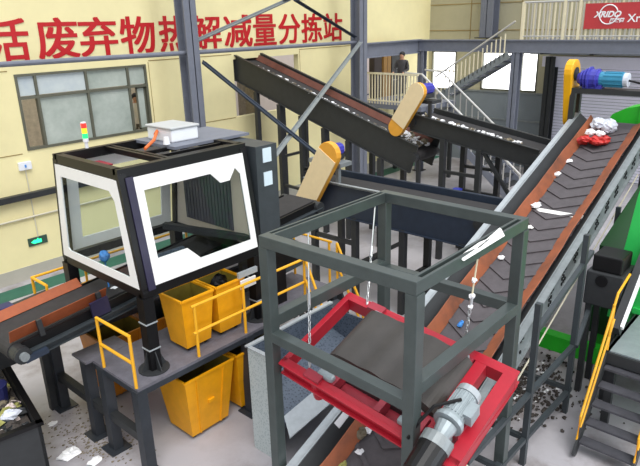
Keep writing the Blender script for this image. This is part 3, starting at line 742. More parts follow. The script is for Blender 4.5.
panel(cp(.95, 1, .04), cp(.05, 1, .04), cp(.05, 1, .955), cp(.95, 1, .955), [(.1, .12), (.9, .12), (.9, .86), (.1, .86)], n_back)
# violet-black corner strip between the two panels
MB().bar(cp(.025, 0, .02) + V((.03, -.06, 0)), cp(.025, 0, .97) + V((.03, -.06, 0)), .1, .03, (0, 1, 0)).build('corner_strip', 'violet_black', cb)
# right end inside: beige panel with ribbed dark curtain
MB().prism([cp(1, 0, .04), cp(1, 1, .04), cp(1, 1, .96), cp(1, 0, .96)], (-.03, 0, 0)).build('end_panel', 'beige_panel', cb)
b = MB()
for i in range(15):
    y = 6.62 + i * .075; b.box(X1 - .06, X1 - .03, y, y + .055, 2.6, 3.72)
b.build('curtain', 'curtain', cb)
MB().bar((4.9, 7.6, 2.62), (5.45, 6.25, 2.55), .09, .09).build('inner_rail', 'steel_dark', cb)
# roof bars
b = MB()
for x in (4.28, 4.36): b.bar((x, Y0 + .2, Z1 + .02), (x, Y1 - .2, Z1 + .02), .05, .07)
for y in (6.55, 6.75, 7.1): b.bar((4.4, y, Z1 + .02), (5.45, y, Z1 + .02), .04, .05)
b.build('roof_bar', 'black_paint', cb)
MB().box(4.75, 6.1, 6.9, 7.9, Z1 + .03, Z1 + .07).build('roof_sheet', 'steel_blue', cb)
MB().box(X0 + .1, X0 + .5, 7.4, 7.75, Z1 - .12, Z1 - .1).build('roof_lamp', 'red_dusty', cb)
for x, y in ((3.6, 6.19), (5.42, 6.19), (3.6, 8.09), (5.42, 8.09)):
    p = MB().box(x - .075, x + .075, y - .075, y + .075, 1.32, Z0 - .06)
    o = p.build('support_post', 'black_paint', cb)
    for zc in (1.98, 1.62): MB().box(x - .085, x + .085, y - .085, y + .085, zc, zc + .016).build('clamp_band', 'galv', o)
    q = MB().tube([(x, y, 1.321), (x, y, 1.335)], .2, 18)
    for a, c_ in ((1, 0), (-1, 0), (0, 1), (0, -1)):
        q.prism([(x + a * .07 - c_ * .006, y + c_ * .07 - a * .006, 1.335), (x + a * .18 - c_ * .006, y + c_ * .18 - a * .006, 1.335), (x + a * .07 - c_ * .006, y + c_ * .07 - a * .006, 1.6)], (c_ * .012, a * .012, 0))
    q.build('base_plate', 'steel_dark', o)
# under-cabin bits
b = MB().box(5.0, 5.35, 6.06, 6.1, 2.12, 2.2).use(1).box(5.02, 5.3, 6.05, 6.07, 1.95, 2.08)
b.build('lamp_bracket', ['galv', 'off_white'], cb)
# end hood beside the cabin
hd = thing('transfer_hood', 'dark steel transfer hood with two pale stickers beside the cabin', 'hood', (6, 6.9, 1.32))
b = MB().box(5.58, 5.98, 6.2, 7.95, 2.35, 3.86).prism([(5.98, 6.3, 1.75), (6.75, 6.3, 1.8), (6.75, 6.3, 2.02), (5.98, 6.3, 2.5)], (0, 1.6, 0))
b.build('shell', 'steel_shade', hd)
MB().box(5.6, 6.1, 6.25, 6.35, 1.32, 2.35).build('leg', 'black_paint', hd)
for z in (3.28, 3.62): MB().box(5.7, 5.86, 6.188, 6.199, z, z + .2).build('sticker', 'sticker', hd)
MB().prism([(6.02, 6.29, 1.85), (6.5, 6.29, 1.85), (6.1, 6.29, 2.35)], (0, .008, 0)).build('opening', 'black_paint', hd)
# junction box, beacon, cable on the roof
jb = thing('junction_box', 'pale grey junction box on the cabin roof', 'junction box', (5.2, 7.4, 3.9))
MB().box(4.9, 5.36, 7.16, 7.76, 3.92, 4.1).build('body', 'plastic_white', jb, .02)
MB().box(4.88, 5.38, 7.14, 7.78, 4.1, 4.135).build('lid', 'box_grey', jb, .015)
bc = thing('signal_beacon', 'red amber green signal beacon on the cabin roof', 'beacon', (4.02, 7.9, 3.9))
MB().tube([(4.02, 7.9, 3.9), (4.02, 7.9, 4.0)], .025).box(3.97, 4.07, 7.85, 7.95, 3.88, 3.9).build('stem', 'plastic_white', bc)
for z, m in ((4.05, 'beacon_green'), (4.12, 'beacon_amber'), (4.19, 'beacon_red')): MB().tube([(4.02, 7.9, z), (4.02, 7.9, z + .065)], .036, 12).build('lens', m, bc)
MB().tube([(4.02, 7.9, 4.0), (4.02, 7.9, 4.05)], .038, 12).build('collar', 'plastic_white', bc)
MB().tube([(4.02, 7.9, 4.256), (4.02, 7.9, 4.27)], .036, 12).build('cap', 'plastic_white', bc)
tag(MB().tube([(4.42, 7.1, 3.93), (4.7, 7.3, 3.98), (4.9, 7.5, 4.06), (4.92, 7.6, 4.0)], .022).build('cable', 'orange_cable'), 'short orange cable beside the junction box on the cabin roof', 'cable')
tag(MB().tube([(4.78, 7.12, 3.93), (4.78, 7.12, 4.03)], [.05, .035], 12).build('cable_gland', 'plastic_white'), 'small white plug on the cabin roof by the orange cable', 'plug')
# trash on sorting belt
tag(MB().blob((3.86, 7.36, 2.03), .06, (1.4, 1, .4), .35, 9, 5).build('food_waste', 'paper'), 'white crumpled scrap on the sorting belt under the cabin corner', 'scrap')
tag(MB().prism([(2.9, 7.66, 1.915), (3.05, 7.62, 1.925), (3.3, 7.7, 1.96), (3.12, 7.76, 1.94)], (0, 0, .012)).build('card_strip', 'paper'), 'white flat strip of card on the sorting belt by the far skirt', 'scrap')
tag(MB().tube([(3.8, 7.45, 2.0), (3.8, 7.45, 2.44)], .012, 6).blob((3.8, 7.45, 2.5), .075, (1, 1, 1.1), .1, 10, 7).build('blue_bag', 'light_blue'), 'light blue bag on an added thin rod inside the left cabin window', 'glove')  # blue bag; the thin rod is added to hold it up
tag(MB().box(4.0, 4.9, 7.1, 7.2, 2.05, 2.4).build('dark_sacks', 'checker_dark', bevel=.03), 'dark mesh guard inside the cabin beside the blue bag', 'guard')

# handrails
def rail(name, label, lines, posts, r=.021):
    t = thing(name, label, 'handrail', (lines[0][0][0], lines[0][0][1], 1.32))
    for i, l in enumerate(lines): MB().tube(l, r, 8).build('rail', 'rail_yellow', t)
    for p in posts: MB().tube([p[0], p[1]], r, 8).build('post', 'rail_yellow', t)
rail('handrail', 'yellow end handrail on the left end of the walkway platform', [[(3.2, 6.72, 2.03), (3.2, 5.97, 2.03)], [(3.2, 6.72, 1.66), (3.2, 5.97, 1.66)]], [((3.2, 6.72, 1.32), (3.2, 6.72, 2.04)), ((3.2, 5.97, 1.32), (3.2, 5.97, 2.04))])
rail('handrail', 'long yellow handrail in front of the two upper yellow bins', [[(4.1, 5.97, 2.06), (6.22, 5.97, 2.06)], [(4.1, 5.97, 1.68), (6.22, 5.97, 1.68)]], [((x, 5.97, 1.32), (x, 5.97, 2.07)) for x in (4.15, 4.98, 6.22)])
rail('handrail', 'yellow stair handrail pair dropping beside the grey frame', [[(6.22, 5.95, 2.09), (6.15, 5.42, 1.1)], [(6.22, 5.95, 1.72), (6.17, 5.5, .9)], [(6.98, 5.95, 2.1), (6.98, 5.42, 1.1)], [(6.98, 5.95, 1.72), (6.98, 5.5, .9)]], [((6.15, 5.42, .2), (6.15, 5.42, 1.1)), ((6.98, 5.42, .2), (6.98, 5.42, 1.1)), ((6.98, 5.95, 1.32), (6.98, 5.95, 2.1))])
rail('handrail', 'yellow guard rail across the right end of the walkway platform', [[(6.96, 6.05, 2.1), (6.96, 6.9, 2.1)], [(6.96, 6.05, 1.7), (6.96, 6.9, 1.7)]], [((6.96, 6.1, 1.32), (6.96, 6.1, 2.1)), ((6.96, 6.9, 1.32), (6.96, 6.9, 2.1))])
rail('handrail', 'yellow handrail on the far walkway behind the orange skirt', [[(3.2, 8.5, 2.1), (5.9, 8.5, 2.1)], [(3.2, 8.5, 1.75), (5.9, 8.5, 1.75)], [(3.2, 8.5, 2.1), (3.2, 8.05, 2.1)]], [((x, 8.5, 1.32), (x, 8.5, 2.11)) for x in (3.2, 4.0, 4.9, 5.9)] + [((3.2, 8.05, 1.32), (3.2, 8.05, 2.1))])
ls = thing('platform_stairs', 'steep dark steel steps at the right end of the walkway platform', 'stairs', (6.55, 5.7, 0))
for x in (6.2, 6.94): MB().bar((x, 5.9, 1.28), (x, 5.42, .05), .04, .14).build('stringer', 'steel_dark', ls)
for i in range(5):
    p = V((6.57, 5.9, 1.28)).lerp(V((6.57, 5.42, .05)), (i + .6) / 5); MB().box(6.22, 6.92, p.y - .08, p.y + .08, p.z - .015, p.z + .015).build('tread', 'tread', ls)

# yellow bins
def bin_(label, x0, x1, y0, y1, z0, z1, tp, m='bin_yellow', grp=None, ribs=True):
    t = thing('waste_bin', label, 'bin', ((x0 + x1) / 2, (y0 + y1) / 2, z0), grp)
    zb = z0 + .06
    def sh(e, z): return [V((x0 + tp - e, y0 + tp - e, z)), V((x1 - tp + e, y0 + tp - e, z)), V((x1 - tp + e, y1 - tp + e, z)), V((x0 + tp - e, y1 - tp + e, z))]
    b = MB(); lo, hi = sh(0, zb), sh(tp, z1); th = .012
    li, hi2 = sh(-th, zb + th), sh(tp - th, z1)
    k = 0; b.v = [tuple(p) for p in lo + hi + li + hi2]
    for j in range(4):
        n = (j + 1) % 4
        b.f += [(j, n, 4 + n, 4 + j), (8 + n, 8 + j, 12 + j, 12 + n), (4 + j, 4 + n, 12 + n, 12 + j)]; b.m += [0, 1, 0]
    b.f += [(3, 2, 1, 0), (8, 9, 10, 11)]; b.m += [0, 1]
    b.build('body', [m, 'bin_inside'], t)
    r = MB()
    for j in range(4): r.bar(hi[j], hi[(j + 1) % 4], .03, .03)
    r.build('rim', m, t)
    if ribs:
        r = MB()
        for s_ in (.22, .78):
            r.bar(lo[0].lerp(lo[1], s_) + V((0, -.008, 0)), hi[0].lerp(hi[1], s_) + V((0, -.008, 0)), .02, .018, (0, 1, 0))
        r.bar(lo[0].lerp(lo[1], .5).lerp(hi[0].lerp(hi[1], .5), .5) + V((-.05, -.02, 0)), lo[0].lerp(lo[1], .5).lerp(hi[0].lerp(hi[1], .5), .5) + V((.05, -.02, 0)), .03, .05)
        r.build('rib', m, t)
    for xx in (x0 + tp + .06, x1 - tp - .06):
        for yy in (y0 + tp + .06, y1 - tp - .06): MB().tube([(xx - .015, yy, z0 + .03), (xx + .015, yy, z0 + .03)], .03, 12).build('wheel', 'black_paint', t)
    return t
bin_('large yellow bin on the floor under the platform, left of the pair', 3.9, 4.74, 6.0, 6.72, 0, 1.0, .1)
bin_('large yellow bin on the floor under the platform, nearest the checkered steel box', 4.8, 5.6, 6.0, 6.72, 0, 1.0, .1)
bin_('tall yellow bin on the platform right beside the black cabin post', 4.05, 4.57, 6.1, 6.6, 1.32, 2.1, .06, ribs=False)
bin_('tall yellow bin on the platform, right of the pair under the cabin', 4.62, 5.12, 6.1, 6.6, 1.32, 2.1, .06, ribs=False)
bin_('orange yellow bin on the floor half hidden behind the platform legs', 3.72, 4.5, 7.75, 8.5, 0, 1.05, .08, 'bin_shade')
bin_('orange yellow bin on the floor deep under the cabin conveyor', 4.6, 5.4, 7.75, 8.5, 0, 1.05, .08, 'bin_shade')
tag(MB().blob((4.9, 6.38, 2.02), .12, (1, .8, 1), .25, 9, 6).build('rubbish_bag', 'black_paint'), 'black rubbish bag poking out of the right upper yellow bin', 'bag')
tag(MB().blob((5.65, 6.25, 1.42), .12, (1, .9, .8), .18, 10, 6).build('rubbish_bag', 'bag_white'), 'white rubbish bag on the platform behind the right upper bin', 'bag')

# ------------------------------------------------------------------ checkered chute box
bx = thing('collection_box', 'tall light grey checkered steel collection box beside the grey frame', 'box', (5.2, 5, 0))
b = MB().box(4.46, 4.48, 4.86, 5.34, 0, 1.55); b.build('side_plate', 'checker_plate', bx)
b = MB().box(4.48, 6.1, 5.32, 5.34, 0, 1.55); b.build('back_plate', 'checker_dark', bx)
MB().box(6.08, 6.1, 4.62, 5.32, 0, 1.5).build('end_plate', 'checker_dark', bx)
MB().box(4.44, 6.12, 5.31, 5.37, 1.55, 1.575).box(4.44, 4.5, 4.86, 5.34, 1.55, 1.565).build('rim', 'galv', bx)
MB().prism([(4.48, 4.6, .62), (6.08, 4.6, .95), (6.08, 5.3, 1.15), (4.48, 5.3, .9)], (0, 0, .01)).build('inner_floor', 'checker_dark', bx)
MB().prism([(4.25, 4.42, .72), (5.45, 4.42, .86), (5.6, 4.66, 1.0), (4.4, 4.66, .84)], (0, 0, .015)).build('lip_plate', 'galv', bx)

# ------------------------------------------------------------------ grey frame with the hanging magnet
fx0, fx1, fy0, fy1, fz = 3.86, 5.86, 2.46, 4.21, 3.5
sf = thing('gantry_frame', 'grey square tube gantry frame standing over the conveyor', 'frame', (4.85, 3.35, 0))
T = .122
for x, y in ((fx0, fy0), (fx1, fy0), (fx0, fy1), (fx1, fy1)):
    MB().box(x - T / 2, x + T / 2, y - T / 2, y + T / 2, 0, fz - T).build('leg', 'steel_grey', sf, .006)
def hb(a, c, h=T): MB().bar(a, c, T, h).build('cross_bar', 'steel_grey', sf, .006)
zt = fz - T / 2
hb((fx0, fy0 - .05, zt), (fx0, fy1 + .05, zt)); hb((fx1, fy0 - .05, zt), (fx1, fy1 + .05, zt))
for y in (fy0, fy1):
    s = MB()
    # double-lipped channel: two rails with a gap
    s.bar((fx0 + .05, y - .035, zt), (fx1 - .05, y - .035, zt), .03, T).bar((fx0 + .05, y + .035, zt), (fx1 - .05, y + .035, zt), .03, T).bar((fx0 + .05, y, zt - .04), (fx1 - .05, y, zt - .04), .09, .02)
    s.build('channel_bar', 'steel_grey', sf, .004)
hb((fx0, fy0 + .05, 2.30), (fx0, fy1 - .05, 2.39), .11); hb((fx1, fy0 + .05, 2.48), (fx1, fy1 - .05, 2.48))
hb((fx0 + .05, fy0, 2.46), (fx1 - .05, fy0, 2.48)); hb((fx0 + .05, fy1, 2.55), (fx1 - .05, fy1, 2.55), .13)

# magnet: local frame from its left rear-low corner
MA = V((3.89, 4.12, 2.1)); mu = V((1, 0, .32)).normalized(); mv = V((0, -1, -.11)).normalized(); mw = mu.cross(mv) * -1
if mw.z < 0: mw = -mw
mf = Fr(MA, mu, mv, mw); MLx, MLy = 1.17, 2.13
mg = thing('magnetic_separator', 'red framed belt magnet with dark belt hanging inside the grey frame', 'machine', (4.4, 3.1, 1.8))
H_ = -.17
b = MB().box(0, .06, 0, MLy, H_, 0, mf).box(MLx - .06, MLx, 0, MLy, H_, 0, mf).box(0, MLx, 0, .06, H_, 0, mf).box(0, MLx, MLy - .13, MLy, H_, 0, mf)
b.box(.06, MLx - .06, MLy - .42, MLy - .30, H_, 0, mf)
b.box(-.05, .0, 0, MLy, H_, H_ + .02, mf).box(-.05, 0, 0, MLy, -.02, 0, mf).box(MLx, MLx + .05, 0, MLy, H_, H_ + .02, mf).box(MLx, MLx + .05, 0, MLy, -.02, 0, mf)
b.build('frame', 'red_paint', mg, .004)
MB().box(.27, .31, .5, MLy - .1, H_, -.02, mf).build('inner_beam', 'red_dusty', mg)
MB().box(.06, .28, .62, MLy - .42, H_, H_ + .015, mf).build('bottom_plate', 'red_dusty', mg)
for a in (.62, 1.18, 1.62):
    MB().box(.06, .28, a, a + .07, -.12, .005, mf).build('cross_member', 'red_dusty', mg)
    MB().box(MLx - .16, MLx - .06, a, a + .07, -.12, .005, mf).build('cross_member', 'red_dusty', mg)
# belt wrapping two drums whose axles lie along mu
r = .17; prof = []
a0, a1 = .56, MLy - .58
cr = .0
pr = []
for i in range(36, -1, -1):
    q_ = i / 36; pr.append((a0 + (a1 - a0) * q_, -.06 + r + .012 * math.sin(q_ * 19) * math.sin(math.pi * q_) + .02 * math.sin(math.pi * q_)))
for i in range(1, 13):
    t_ = math.pi / 2 + math.pi * i / 12; pr.append((a0 + r * math.cos(t_), -.06 + r * math.sin(t_)))
for i in range(13):
    t_ = -math.pi / 2 + math.pi * i / 12; pr.append((a1 + r * math.cos(t_), -.06 + r * math.sin(t_)))
mfs = Fr(MA, mv, mu, mw)
MB().loop(pr, mfs, .32, MLx - .12).build('belt', 'belt_worn', mg, smooth=False)
for a in (a0, a1): MB().tube([mf(.05, a, -.06), mf(MLx - .05, a, -.06)], .05, 10).build('axle', 'galv_dull', mg)
for bb_ in (.06, MLx - .14):
    for a in (a0, a1): MB().box(bb_, bb_ + .08, a - .1, a + .1, -.13, .05, mf).build('bearing_block', 'motor_grey', mg, .02)
for bb_ in (.02, MLx - .02): MB().box(bb_ - .05, bb_ + .05, .35, .55, .0, .04, mf).build('bearing_mount', 'red_dusty', mg)
MB().tube([mf(.03, .46, -.02), mf(.03, .46, -.3)], .06, 10).build('tension_spring', 'red_paint', mg)
# core magnet body
MB().box(.24, MLx - .2, a0 + .1, a1 - .1, -.2, -.08, mf).build('magnet_core', 'steel_dark', mg)
# drive motor at the right end
ma = MLy - .22; q0 = -.02
def M_(a, c, dv=0): return mf(a + q0 - .35, ma + dv, c)
b = MB().tube([M_(.66, .17), M_(.92, .17)], .105, 18)
for i in range(20):
    t_ = 2 * math.pi * i / 20
    p0 = M_(.67, .17) + mfs.u * (.105 * math.cos(t_)) + mw * (.105 * math.sin(t_)); b.bar(p0, p0 + mu * .24, .01, .026, tuple(mw))
b.box(.70 + q0 - .35, .86 + q0 - .35, ma + .08, ma + .17, .12, .25, mf)
motor = b.build('motor_body', 'motor_grey', mg)
MB().tube([M_(.92, .17), M_(.99, .17)], [.12, .115], 18).build('fan_cover', 'galv', motor)
MB().tube([M_(.58, .17), M_(.62, .17), M_(.66, .17)], [.14, .14, .12], 18).build('end_bell', 'motor_grey', motor)
MB().tube([M_(.44, .14), M_(.58, .16)], [.07, .1], 14).box(.44 + q0 - .35, .58 + q0 - .35, ma - .04, ma + .05, -.02, .09, mf).build('gearbox', 'motor_grey', mg)
MB().tube([M_(.34, .12), M_(.44, .14)], .145, 18).build('coupling_ring', 'galv_dull', mg)
MB().tube([M_(.06, .09), M_(.34, .12)], [.13, .14], 18).build('drum_guard', 'black_paint', mg)
MB().box(.22, .62, ma - .1, ma + .1, -.02, .05, mf).build('motor_base', 'red_dusty', mg)
MB().tube([M_(.8, .29, .02), M_(.6, .3, -.14), M_(.42, .22, -.2), M_(.3, .1, -.24)], .016, 8).build('cable', 'black_paint', motor)

def chain(label, a, c, rope=0):
    a, c = V(a), V(c); t = thing('hanging_chain', label, 'chain', c)
    b = MB(); L = (a - c).length; n = max(3, int(L * .5 / .06)); u = (a - c).normalized()
    for i in range(n):
        p = c + u * (.06 * i + .03); k = [(math.cos(q * math.pi / 4) * .014, math.sin(q * math.pi / 4) * .036) for q in range(9)]
        sd = u.cross(V((1, 0, 0) if i % 2 else (0, 1, 0))).normalized()
        b.tube([p + sd * x + u * y for x, y in k], .006, 5)
    b.build('links', 'chain', t)
    MB().tube([c + u * .06 * n, a], .009, 6).build('rod', 'rope' if rope else 'chain', t)
    MB().tube([c + u * (.06 * n - .03), c + u * (.06 * n + .09)], .018, 8).build('turnbuckle', 'chain', t)
    if rope: 
        for q in (.45, .55, .7): MB().blob(c + (a - c) * q, .028, (1, 1, 1), .3, 7, 5).build('knot', 'paper', t)
chain('steel chain holding the magnet at the frame corner nearest the checkered box', (4.45, 4.19, 3.42), mf(.06, .36, -.02))
chain('steel chain holding the magnet by the rear grey frame leg', (5.64, 4.19, 3.42), mf(1.16, .3, 0))
chain('steel chain beside the front grey frame leg near the motor', (4.0, 2.47, 3.42), mf(.1, 1.5, 0))
chain('steel chain with knotted white cord at the right end of the magnet', (5.0, 2.49, 3.42), mf(1.15, 1.55, 0), 1)
tag(MB().prism([(4.6, 2.44, 3.5), (4.9, 2.44, 3.52), (5.05, 2.45, 3.5), (5.3, 2.44, 3.55), (5.3, 2.4, 3.49), (4.5, 2.4, 3.48)], (0, -.02, -.01)).build('torn_sheet', 'off_white'), 'torn white plastic strip on the right top bar of the grey frame', 'plastic')

# ------------------------------------------------------------------ litter on the main belt
def on_belt(x, off, lift=.02):
    a = (x - ox) * math.sqrt(1 + SK * SK + SL * SL); return bfr(a, off, lift)
def scrap(label, x, off, r, m='paper', sq=(1.3, 1, .5), name='scrap', seed=1):
    rr_ = random.Random(seed); p = on_belt(x, off, r * sq[2] * .7)
    tag(MB().blob(p, r, sq, .35, 9, 6, rr_).build(name, m), label, 'scrap')
scrap('white scrap on the main belt below the red bag', 11.25, .3, .06, seed=2)
scrap('white scrap near the orange skirt halfway up the main belt', 10.75, .35, .08, seed=3)
scrap('large white scrap on the main belt above the frame corner', 9.75, .3, .09, seed=4, sq=(1.5, 1, .4))
scrap('small grey scrap just below the large white one on the main belt', 9.15, .14, .05, 'off_white', seed=5)
scrap('white ball on the main belt inside the right frame corner', 8.3, .24, .05, seed=6)
scrap('white scrap on the left orange skirt seen through the frame', 7.6, .42, .06, seed=7)
scrap('pale blue bottle on the main belt under the frame bar', 6.81, .13, .05, 'light_blue', (1.6, .7, .7), seed=8)
scrap('white triangular scrap on the belt below the red magnet frame', 4.85, .3, .06, seed=9)
scrap('small white ball on the lower belt below the magnet', 4.56, .22, .045, seed=10)
scrap('yellow crumpled scrap on the lower belt near the bottom', 4.34, .3, .05, 'salad', seed=11)
scrap('dull rag bundle on the lower belt beside the orange skirt', 4.75, .36, .09, 'rag', (1.2, 1, .7), seed=12)
rr2 = random.Random(5)
p = on_belt(12.4, .1, .12)
bb = MB()
for i in range(5): bb.blob(p + V((rr2.uniform(-.15, .2), rr2.uniform(-.12, .16), rr2.uniform(-.05, .08))), rr2.uniform(.1, .15), (1.1, 1, .8), .16, 12, 8, rr2)
tag(bb.build('plastic_bag', 'bag_white'), 'white plastic bag near the top of the main belt', 'bag')
p = on_belt(11.95, .12, .1); bb = MB()
for i in range(7): bb.blob(p + V((rr2.uniform(-.18, .16), rr2.uniform(-.22, .2), rr2.uniform(-.04, .04))), rr2.uniform(.08, .13), (1.1, 1.2, .7), .22, 11, 7, rr2)
for i in range(3): bb.use(1).blob(p + V((rr2.uniform(-.12, .08), rr2.uniform(-.14, .12), .13)), .09, (1.2, 1, .6), .25, 10, 6, rr2)
tag(bb.build('plastic_bag', ['red_bag', 'paper']), 'red bag with white contents just below the white bag', 'bag')
tag(MB().prism([bfr(1.75, .58, .09), bfr(2.0, .58, .09), bfr(2.0, .64, .15), bfr(1.75, .64, .15)], bfr.w * .006).build('sticker', 'paper'), 'small white sticker on the left rail of the main conveyor', 'sticker')

# ------------------------------------------------------------------ green machine on the right
gr = thing('green_machine', 'bright green machine with dark side panel right of the main conveyor', 'machine', (11, 1.8, 0))
MB().prism([(9.62, 2.74, .5), (13.0, 2.74, .5), (13.0, 2.74, 3.1), (9.62, 2.74, 2.02)], (0, -3.7, 0)).build('body', 'green_dark', gr)
MB().box(9.58, 9.62, 2.2, 2.26, .5, 2.9).build('rib', 'black_paint', gr)
b = MB().prism([(9.3, 2.41, 1.0), (9.42, 2.41, 1.0), (9.42, 2.2, 3.0), (9.5, 2.1, 3.7), (9.3, 2.1, 3.7), (9.28, 2.22, 3.0)], (0, -2.4, 0))
b.build('front_plate', 'green_bright', gr, .01)
for z in (1.2, 1.9, 2.6): MB().box(9.24, 9.3, .2, 2.05, z, z + .08).build('rib', 'green_bright', gr)
MB().box(9.24, 9.29, 1.3, 2.05, 2.0, 2.55).build('yellow_plate', 'guard_yellow', gr)
MB().box(9.7, 13.0, 2.5, 2.7, .25, .5).build('base_beam', 'green_leaf', gr)
MB().box(9.0, 9.2, .5, 3.4, .28, .55).build('base_beam', 'green_leaf', gr)
b = MB().prism([(13.3, 4.02, 3.3), (13.3, 3.88, 3.53), (13.3, 3.65, 3.66), (13.3, 3.35, 3.73), (13.3, 1.2, 3.8), (13.3, 1.2, 3.0), (13.3, 4.02, 3.0)], (.6, 0, 0)).box(13.26, 13.34, 3.3, 3.38, 3.2, 3.86)
b.build('hood', 'green_leaf', gr)
gb = thing('gear_unit', 'dark gear unit with round opening beside the green machine', 'gearbox', (8.7, 2.3, 0))
MB().box(8.5, 9.1, 2.05, 2.55, 1.5, 2.02).build('casing', 'steel_dark', gb, .02)
MB().tube([(8.485, 2.33, 1.9), (8.51, 2.33, 1.9)], .085, 18).build('bore', 'black_paint', gb)
MB().box(8.55, 9.0, 2.1, 2.5, 2.02, 2.26).build('top_cover', 'black_paint', gb, .02)
for x_, y_ in ((8.58, 2.12), (9.02, 2.12), (8.58, 2.48), (9.02, 2.48)): MB().box(x_ - .04, x_ + .04, y_ - .04, y_ + .04, 0, 1.5).build('leg', 'steel_dark', gb)
# access platform and stairs
pf = thing('access_platform', 'grey checkered access platform at the right edge above the steps', 'platform', (9, 1.4, 0))
MB().box(7.9, 9.6, .2, 1.98, 1.16, 1.2).build('deck_plate', 'plat_grey', pf)
MB().box(7.88, 9.6, 1.94, 2.0, 1.05, 1.2).box(7.86, 7.92, .2, 2.0, 1.02, 1.18).build('edge_beam', 'steel_dark', pf)
for x, y in ((8.0, 1.9), (8.0, .4), (9.5, 1.9), (9.5, .4)): MB().box(x - .05, x + .05, y - .05, y + .05, 0, 1.16).build('leg', 'steel_dark', pf)
ss = thing('access_stairs', 'dark steel steps with yellow handrail at the lower right corner', 'stairs', (7.4, 1.5, 0))
for y in (1.97, 1.28): MB().bar((7.02, y, .02), (7.92, y, 1.12), .03, .16).build('stringer', 'steel_dark', ss)
for i in range(5):
    x = 7.12 + i * .165; z = .2 + i * .2
    MB().box(x - .02, x + .15, 1.29, 1.95, z - .03, z).build('tread', 'tread', ss)
for y in (1.98, 1.28):
    MB().tube([(7.1, y, .22), (7.14, y, .55), (8.05, y, 1.98), (8.5, y, 2.1)], .017, 8).build('handrail', 'rail_yellow', ss)
    MB().tube([(7.2, y, .35), (8.05, y, 1.6)], .015, 8).build('mid_rail', 'rail_yellow', ss)
    MB().tube([(7.9, y, 1.2), (7.95, y, 1.85)], .02, 8).build('post', 'rail_yellow', ss)
tag(MB().bar((8.2, 1.98, 1.35), (9.2, 1.98, 2.2), .1, .22).use(1).bar((8.2, 1.91, 1.42), (9.2, 1.91, 2.3), .03, .1).build('sloping_beam', ['steel_dark', 'paper']), 'dark sloping beam with white edge between gear unit and green machine', 'beam')

# ------------------------------------------------------------------ dark skip with waste, floor litter
sk = thing('waste_skip', 'dark open waste skip full of mixed refuse in the lower left corner', 'skip', (2.31, 6.75, 0))
b = MB().box(.2, 2.31, 6.75, 6.79, 0, .95).box(2.27, 2.31, 6.75, 8.9, 0, .95).box(.2, 2.31, 8.86, 8.9, 0, .95).box(.2, .24, 6.75, 8.9, 0, .95).box(.2, 2.31, 6.75, 8.9, 0, .04)
b.build('body', 'steel_dark', sk)
MB().box(.18, 2.34, 6.72, 6.8, .93, .98).box(2.26, 2.34, 6.72, 8.92, .93, .98).build('rim', 'black_paint', sk)
sk.rotation_euler.z = -.175
def turn(mb):
    ca, sa = math.cos(-.175), math.sin(-.175)
    mb.v = [(2.31 + (p[0] - 2.31) * ca - (p[1] - 6.75) * sa, 6.75 + (p[0] - 2.31) * sa + (p[1] - 6.75) * ca, p[2]) for p in mb.v]; return mb
rr3 = random.Random(21); bb = MB()
for i in range(420):
    p = V((rr3.uniform(.3, 2.2), rr3.uniform(6.85, 8.8), .86 + rr3.uniform(-.06, .05))); bb.use(rr3.choice((0, 0, 0, 1, 2, 4, 3, 3))).blob(p, rr3.uniform(.03, .08), (1.2, 1, .6), .4, 7, 5, rr3)
bb.use(0).box(.26, 2.25, 6.8, 8.85, .6, .82)
o = tag(turn(bb).build('mixed_refuse', ['dirt', 'rag', 'salad', 'steel_dark', 'poster']), 'heap of mixed muddy refuse filling the dark skip', 'refuse'); o['kind'] = 'stuff'
tag(turn(MB().blob((2.06, 7.22, .92), .09, (1.3, 1, .6), .3, 9, 6, rr3)).build('wrapper', 'bag_white'), 'pinkish white wrapper on top of the refuse in the skip', 'wrapper')
tag(turn(MB().blob((1.82, 7.1, .92), .1, (1.3, 1, .6), .3, 9, 6, rr3)).build('vegetable_scrap', 'salad'), 'yellowish vegetable scrap on the refuse at the left image edge', 'scrap')
tag(turn(MB().tube([(2.02, 7.72, .86), (2.02, 7.72, 1.12)], [.13, .15], 12)).build('tub', 'navy_plastic'), 'dark blue tub standing in the waste skip', 'tub')
def fl(label, x, y, r, m='paper', seed=1, name='paper_scrap', sq=(1.3, 1, .35)):
    tag(MB().blob((x, y, r * .25), r, sq, .35, 9, 5, random.Random(seed)).build(name, m), label, 'scrap')
fl('white plastic bag on the floor by the nearest platform legs', 2.72, 7.15, .11, seed=3)
fl('white torn scrap on the floor at the bottom left', 2.88, 6.76, .07, seed=5)
fl('small white scrap on the floor beside the left leg foot', 2.9, 8.0, .05, seed=6)
bb = MB()
for i in range(380):
    q = rr3.gauss(0, 1); bb.blob((3.1 + rr3.gauss(0, .28), 7.25 + rr3.gauss(0, .45), .008), rr3.uniform(.004, .016), (1.4, 1, .5), .45, 6, 4, rr3)
o = tag(bb.build('scattered_dirt', 'rag'), 'scattered dirt and mud on the floor around the platform legs', 'dirt'); o['kind'] = 'stuff'
bb = MB()
for i in range(1000):
    bb.use(0 if rr3.random() < .93 else 1).blob((8.1 + rr3.gauss(0, .5), 3.2 + rr3.gauss(0, .4), .02), rr3.uniform(.008, .03), (1.3, 1, .7), .45, 7, 4, rr3)
o = tag(bb.build('rubble_heap', ['dirt', 'paper']), 'dark heap of spilled rubble on the floor under the main conveyor', 'rubble'); o['kind'] = 'stuff'
tag(MB().blob((15.8, 7.3, .2), .3, (1.6, 1, .7), .15, 10, 7, rr3).build('covered_motor', 'off_white'), 'pale bagged lump on the floor behind the feed conveyor', 'bag')

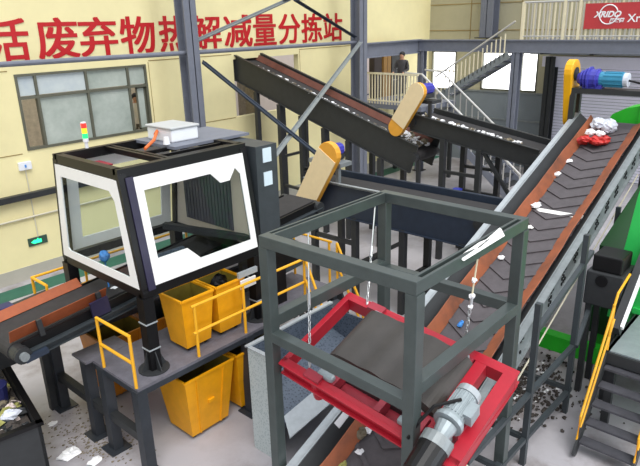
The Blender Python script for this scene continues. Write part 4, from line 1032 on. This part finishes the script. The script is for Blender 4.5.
# ------------------------------------------------------------------ light
w = bpy.data.worlds.new('world'); SC.world = w; w.use_nodes = True
nt = w.node_tree; bg = nt.nodes['Background']; bg.inputs['Strength'].default_value = .8
tc = nt.nodes.new('ShaderNodeTexCoord'); sx = nt.nodes.new('ShaderNodeSeparateXYZ'); rp = nt.nodes.new('ShaderNodeValToRGB')
rp.color_ramp.elements[0].position = .0; rp.color_ramp.elements[0].color = (.42, .43, .46, 1)
rp.color_ramp.elements[1].position = .8; rp.color_ramp.elements[1].color = (1.25, 1.32, 1.42, 1)
nt.links.new(tc.outputs['Generated'], sx.inputs[0]); nt.links.new(sx.outputs['Z'], rp.inputs['Fac']); nt.links.new(rp.outputs['Color'], bg.inputs['Color'])
sd = bpy.data.lights.new('skylight_sun', 'SUN'); sd.energy = 2.3; sd.angle = math.radians(40); sd.color = (1, .98, .94)
so = bpy.data.objects.new('skylight_sun', sd); COL.objects.link(so); so.rotation_euler = V((.2, .45, -.85)).to_track_quat('-Z', 'Y').to_euler()
# unseen area lamp added behind the camera, frontal fill on shutter and walls
ad = bpy.data.lights.new('front_fill', 'AREA'); ad.shape = 'RECTANGLE'; ad.size = 10; ad.size_y = 3; ad.energy = 300; ad.color = (.95, .97, 1)
ao = bpy.data.objects.new('front_fill', ad); COL.objects.link(ao); ao.location = (-6, -5, 7.5); ao.rotation_euler = (V((14, 9, 2.5)) - V((-6, -5, 7.5))).to_track_quat('-Z', 'Y').to_euler()
# added bluish area lamp for side daylight, brightening the shutter under the mezzanine
gd_ = bpy.data.lights.new('side_fill', 'AREA'); gd_.shape = 'RECTANGLE'; gd_.size = 7; gd_.size_y = 4.5; gd_.energy = 900; gd_.color = (.86, .93, 1)
go_ = bpy.data.objects.new('side_fill', gd_); COL.objects.link(go_); go_.location = (11, -13, 3); go_.rotation_euler = (V((17, 8, 1.2)) - V((11, -13, 3))).to_track_quat('-Z', 'Y').to_euler()
vs = SC.view_settings; vs.view_transform = 'Standard'; vs.look = 'None'; vs.gamma = 1; vs.use_curve_mapping = False; vs.exposure = .28

# one phrase for each set of repeats
GROUPS = {'waste_bin': 'yellow waste bins', 'hanging_chain': 'chains holding the magnet', 'handrail': 'yellow handrails of the cabin platform', 'cross_brace': 'diagonal braces between the steel columns',
          'steel_column': 'steel columns of the hall', 'scrap': 'scraps on the main belt', 'drive_motor': 'small violet drive motors', 'paper_scrap': 'white scraps on the floor', 'litter': 'litter on the rear conveyors',
          'plastic_bag': 'bags on the main belt', 'motor_bracket': 'motor brackets on the rear conveyors', 'person': 'people in the background', 'rubbish_bag': 'rubbish bags among the upper bins'}
for ob in SC.objects:
    if ob.parent is None and 'label' in ob:
        k = ob.name.split('.')[0]
        if k in GROUPS: ob['group'] = GROUPS[k]
        if k == 'belt_guard' and 'cream' in ob['label']: ob['group'] = 'cream belt guards'
